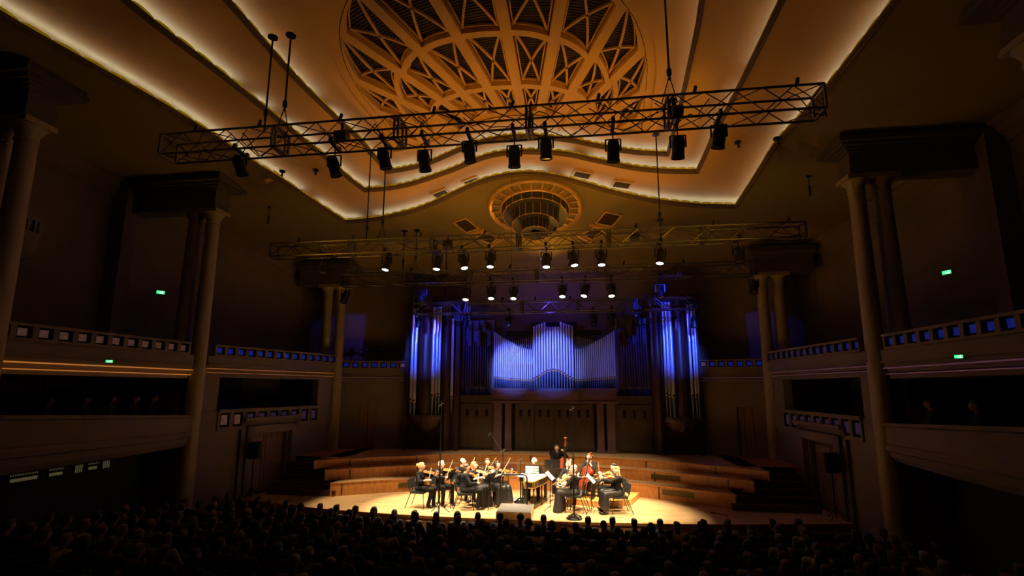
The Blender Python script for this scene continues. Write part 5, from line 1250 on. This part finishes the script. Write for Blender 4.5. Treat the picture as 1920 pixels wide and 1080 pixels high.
for hs, hm, tp, fe in SPEC:
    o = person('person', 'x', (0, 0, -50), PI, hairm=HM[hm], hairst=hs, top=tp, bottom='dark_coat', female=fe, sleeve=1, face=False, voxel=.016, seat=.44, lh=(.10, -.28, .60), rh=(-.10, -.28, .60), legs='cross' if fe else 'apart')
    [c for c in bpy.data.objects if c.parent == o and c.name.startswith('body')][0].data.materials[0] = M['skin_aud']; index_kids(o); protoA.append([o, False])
def seat_proto():
    t = empty('auditorium_seat', 'x', 'seat'); b = MB(); b.box((-.24, -.24, .32), (.24, .20, .42)); b.build('cushion', M.setdefault('seatred', mat('dark_red_velvet', (.035, .006, .006), .9)), t)
    b = MB(); n = 8; b.grid([[(-.25+.5*i/n, .22+.03*math.sin(PI*i/n), .30) for i in range(n+1)], [(-.25+.5*i/n, .26+.03*math.sin(PI*i/n), .78+.04*math.sin(PI*i/n)) for i in range(n+1)], [(-.25+.5*i/n, .32+.03*math.sin(PI*i/n), .78+.04*math.sin(PI*i/n)) for i in range(n+1)], [(-.25+.5*i/n, .28+.03*math.sin(PI*i/n), .30) for i in range(n+1)]]); b.build('backrest', 'seatred', t)
    for s in (-1, 1): b = MB(); b.box((s*.255-.02, -.2, 0), (s*.255+.02, .26, .55)); b.build('armrest', 'slab', t)
    return t
sp_ = seat_proto(); index_kids(sp_); seat_used = [False]
ORD = ['first', 'second', 'third', 'fourth', 'fifth', 'sixth', 'seventh', 'eighth', 'ninth', 'tenth', 'eleventh', 'twelfth', 'thirteenth', 'fourteenth', 'fifteenth', 'sixteenth', 'seventeenth', 'eighteenth', 'nineteenth', 'twentieth', 'twenty-first', 'twenty-second', 'twenty-third', 'twenty-fourth', 'twenty-fifth', 'twenty-sixth', 'twenty-seventh', 'twenty-eighth', 'twenty-ninth', 'thirtieth', 'thirty-first', 'thirty-second', 'thirty-third']
ROW = ['front row', 'second row', 'third row', 'fourth row', 'fifth row', 'sixth row', 'seventh row', 'eighth row']
R = random.Random(21)
def place(k, x, y, z, rz, label, group, cat='person'):
    P = protoA[k]; o = copy_tree(P[0]) if P[1] else P[0]; P[1] = True
    o.location = (x, y, z); o.rotation_euler = (0, 0, rz); tag(o, label, 'person', group)
b = MB()
for r in range(9):
    z = .12+.11*r
    pts = [(x, sfy(x)-.42-.86*r) for x in [-9.3+18.6*i/30 for i in range(31)]]; nx = [(x, y-.86 if r < 8 else 0) for x, y in pts]
    b.grid([[(x, y, z) for x, y in pts], [(x, y, z) for x, y in nx]]); b.grid([[(x, y, z-.13) for x, y in pts], [(x, y, z) for x, y in pts]])
struct(b.build('floor_rake', 'slab'))
for r in range(8):
    z = .12+.11*r; xs = [-8.45+.56*i+(.28 if r % 2 else 0) for i in range(31)]; n = 0; ns = 0
    for x in xs:
        if x > 8.4-(.9 if r < 2 else 0): continue
        y = sfy(x)-.98-.86*r
        # seats outside the picture are left out
        q = Vector((x-2.102, y, z+1.25-4.5)); dep = q.y*.99-q.x*.14
        if abs(q.x*.99+q.y*.1405)/dep > 1.16 or dep < 6.3: continue
        st = sp_ if not seat_used[0] else copy_tree(sp_); seat_used[0] = True
        st.location = (x, y, z); st.rotation_euler = (0, 0, PI+R.uniform(-.02, .02)); tag(st, 'dark red theatre seat in the %s, %s seat from the left' % (ROW[r], ORD[ns]), 'seat', 'auditorium seats'); ns += 1
        if R.random() < .10: continue
        k = R.choice([0, 0, 8, 8, 2, 1, 7, 3, 4, 5, 6, 9, 0, 2]); hs, hm, tp, fe = SPEC[k]
        lab = 'listener with %s, %s from the left in the %s' % (DESC[hs] % hm.replace('_hair', '').replace('_', ' '), ORD[n], ROW[r])
        place(k, x+R.uniform(-.04, .04), y+R.uniform(-.03, .05), z+R.uniform(-.04, .02), PI+R.uniform(-.25, .25), lab, 'audience in the stalls'); n += 1
for j, (x, y, k) in enumerate(((-10.2, 12.9, 0), (-10.2, 12.3, 8), (-10.3, 11.7, 2), (-10.3, 11.0, 0), (-10.4, 10.2, 7))):
    place(k, x, y, 3.03, P_rz(.9, .5), 'dark silhouetted listener on the left lower balcony, %s from the stage end' % ORD[j], 'listeners on the left balcony')
    s_ = copy_tree(sp_); s_.location = (x, y, 3.03); s_.rotation_euler = (0, 0, P_rz(.9, .5)); tag(s_, 'seat on the left lower balcony, %s from the stage end' % ORD[j], 'seat', 'balcony seats')
for j, (x, y, k) in enumerate(((9.9, 12.6, 0), (10.0, 11.4, 8))):
    place(k, x, y, 3.03, P_rz(-.9, .5), 'dark silhouetted listener on the right lower balcony, %s from the stage end' % ORD[j], 'listeners on the right balcony')
    s_ = copy_tree(sp_); s_.location = (x, y, 3.03); s_.rotation_euler = (0, 0, P_rz(-.9, .5)); tag(s_, 'seat on the right lower balcony, %s from the stage end' % ORD[j], 'seat', 'balcony seats')
for P in protoA:
    if not P[1]:
        for c in KIDS.get(P[0].name, []):
            for d in KIDS.get(c.name, []): bpy.data.objects.remove(d)
            bpy.data.objects.remove(c)
        bpy.data.objects.remove(P[0])
b = MB(); b.box((-.035, -.004, -.07), (.035, .004, .07)); ph = b.build('phone', 'blackp', loc=(-4.55, 13.5, 1.03)); tag(ph, 'phone with a glowing bluish screen held up in the front row at the left', 'phone')
b = MB(); b.box((-.022, -.006, -.02), (.022, -.004, .04)); b.build('screen', M.setdefault('screen', mat('phone_screen', (.1, .15, .3), .2, emit=(.35, .5, 1), es=.9)), ph)
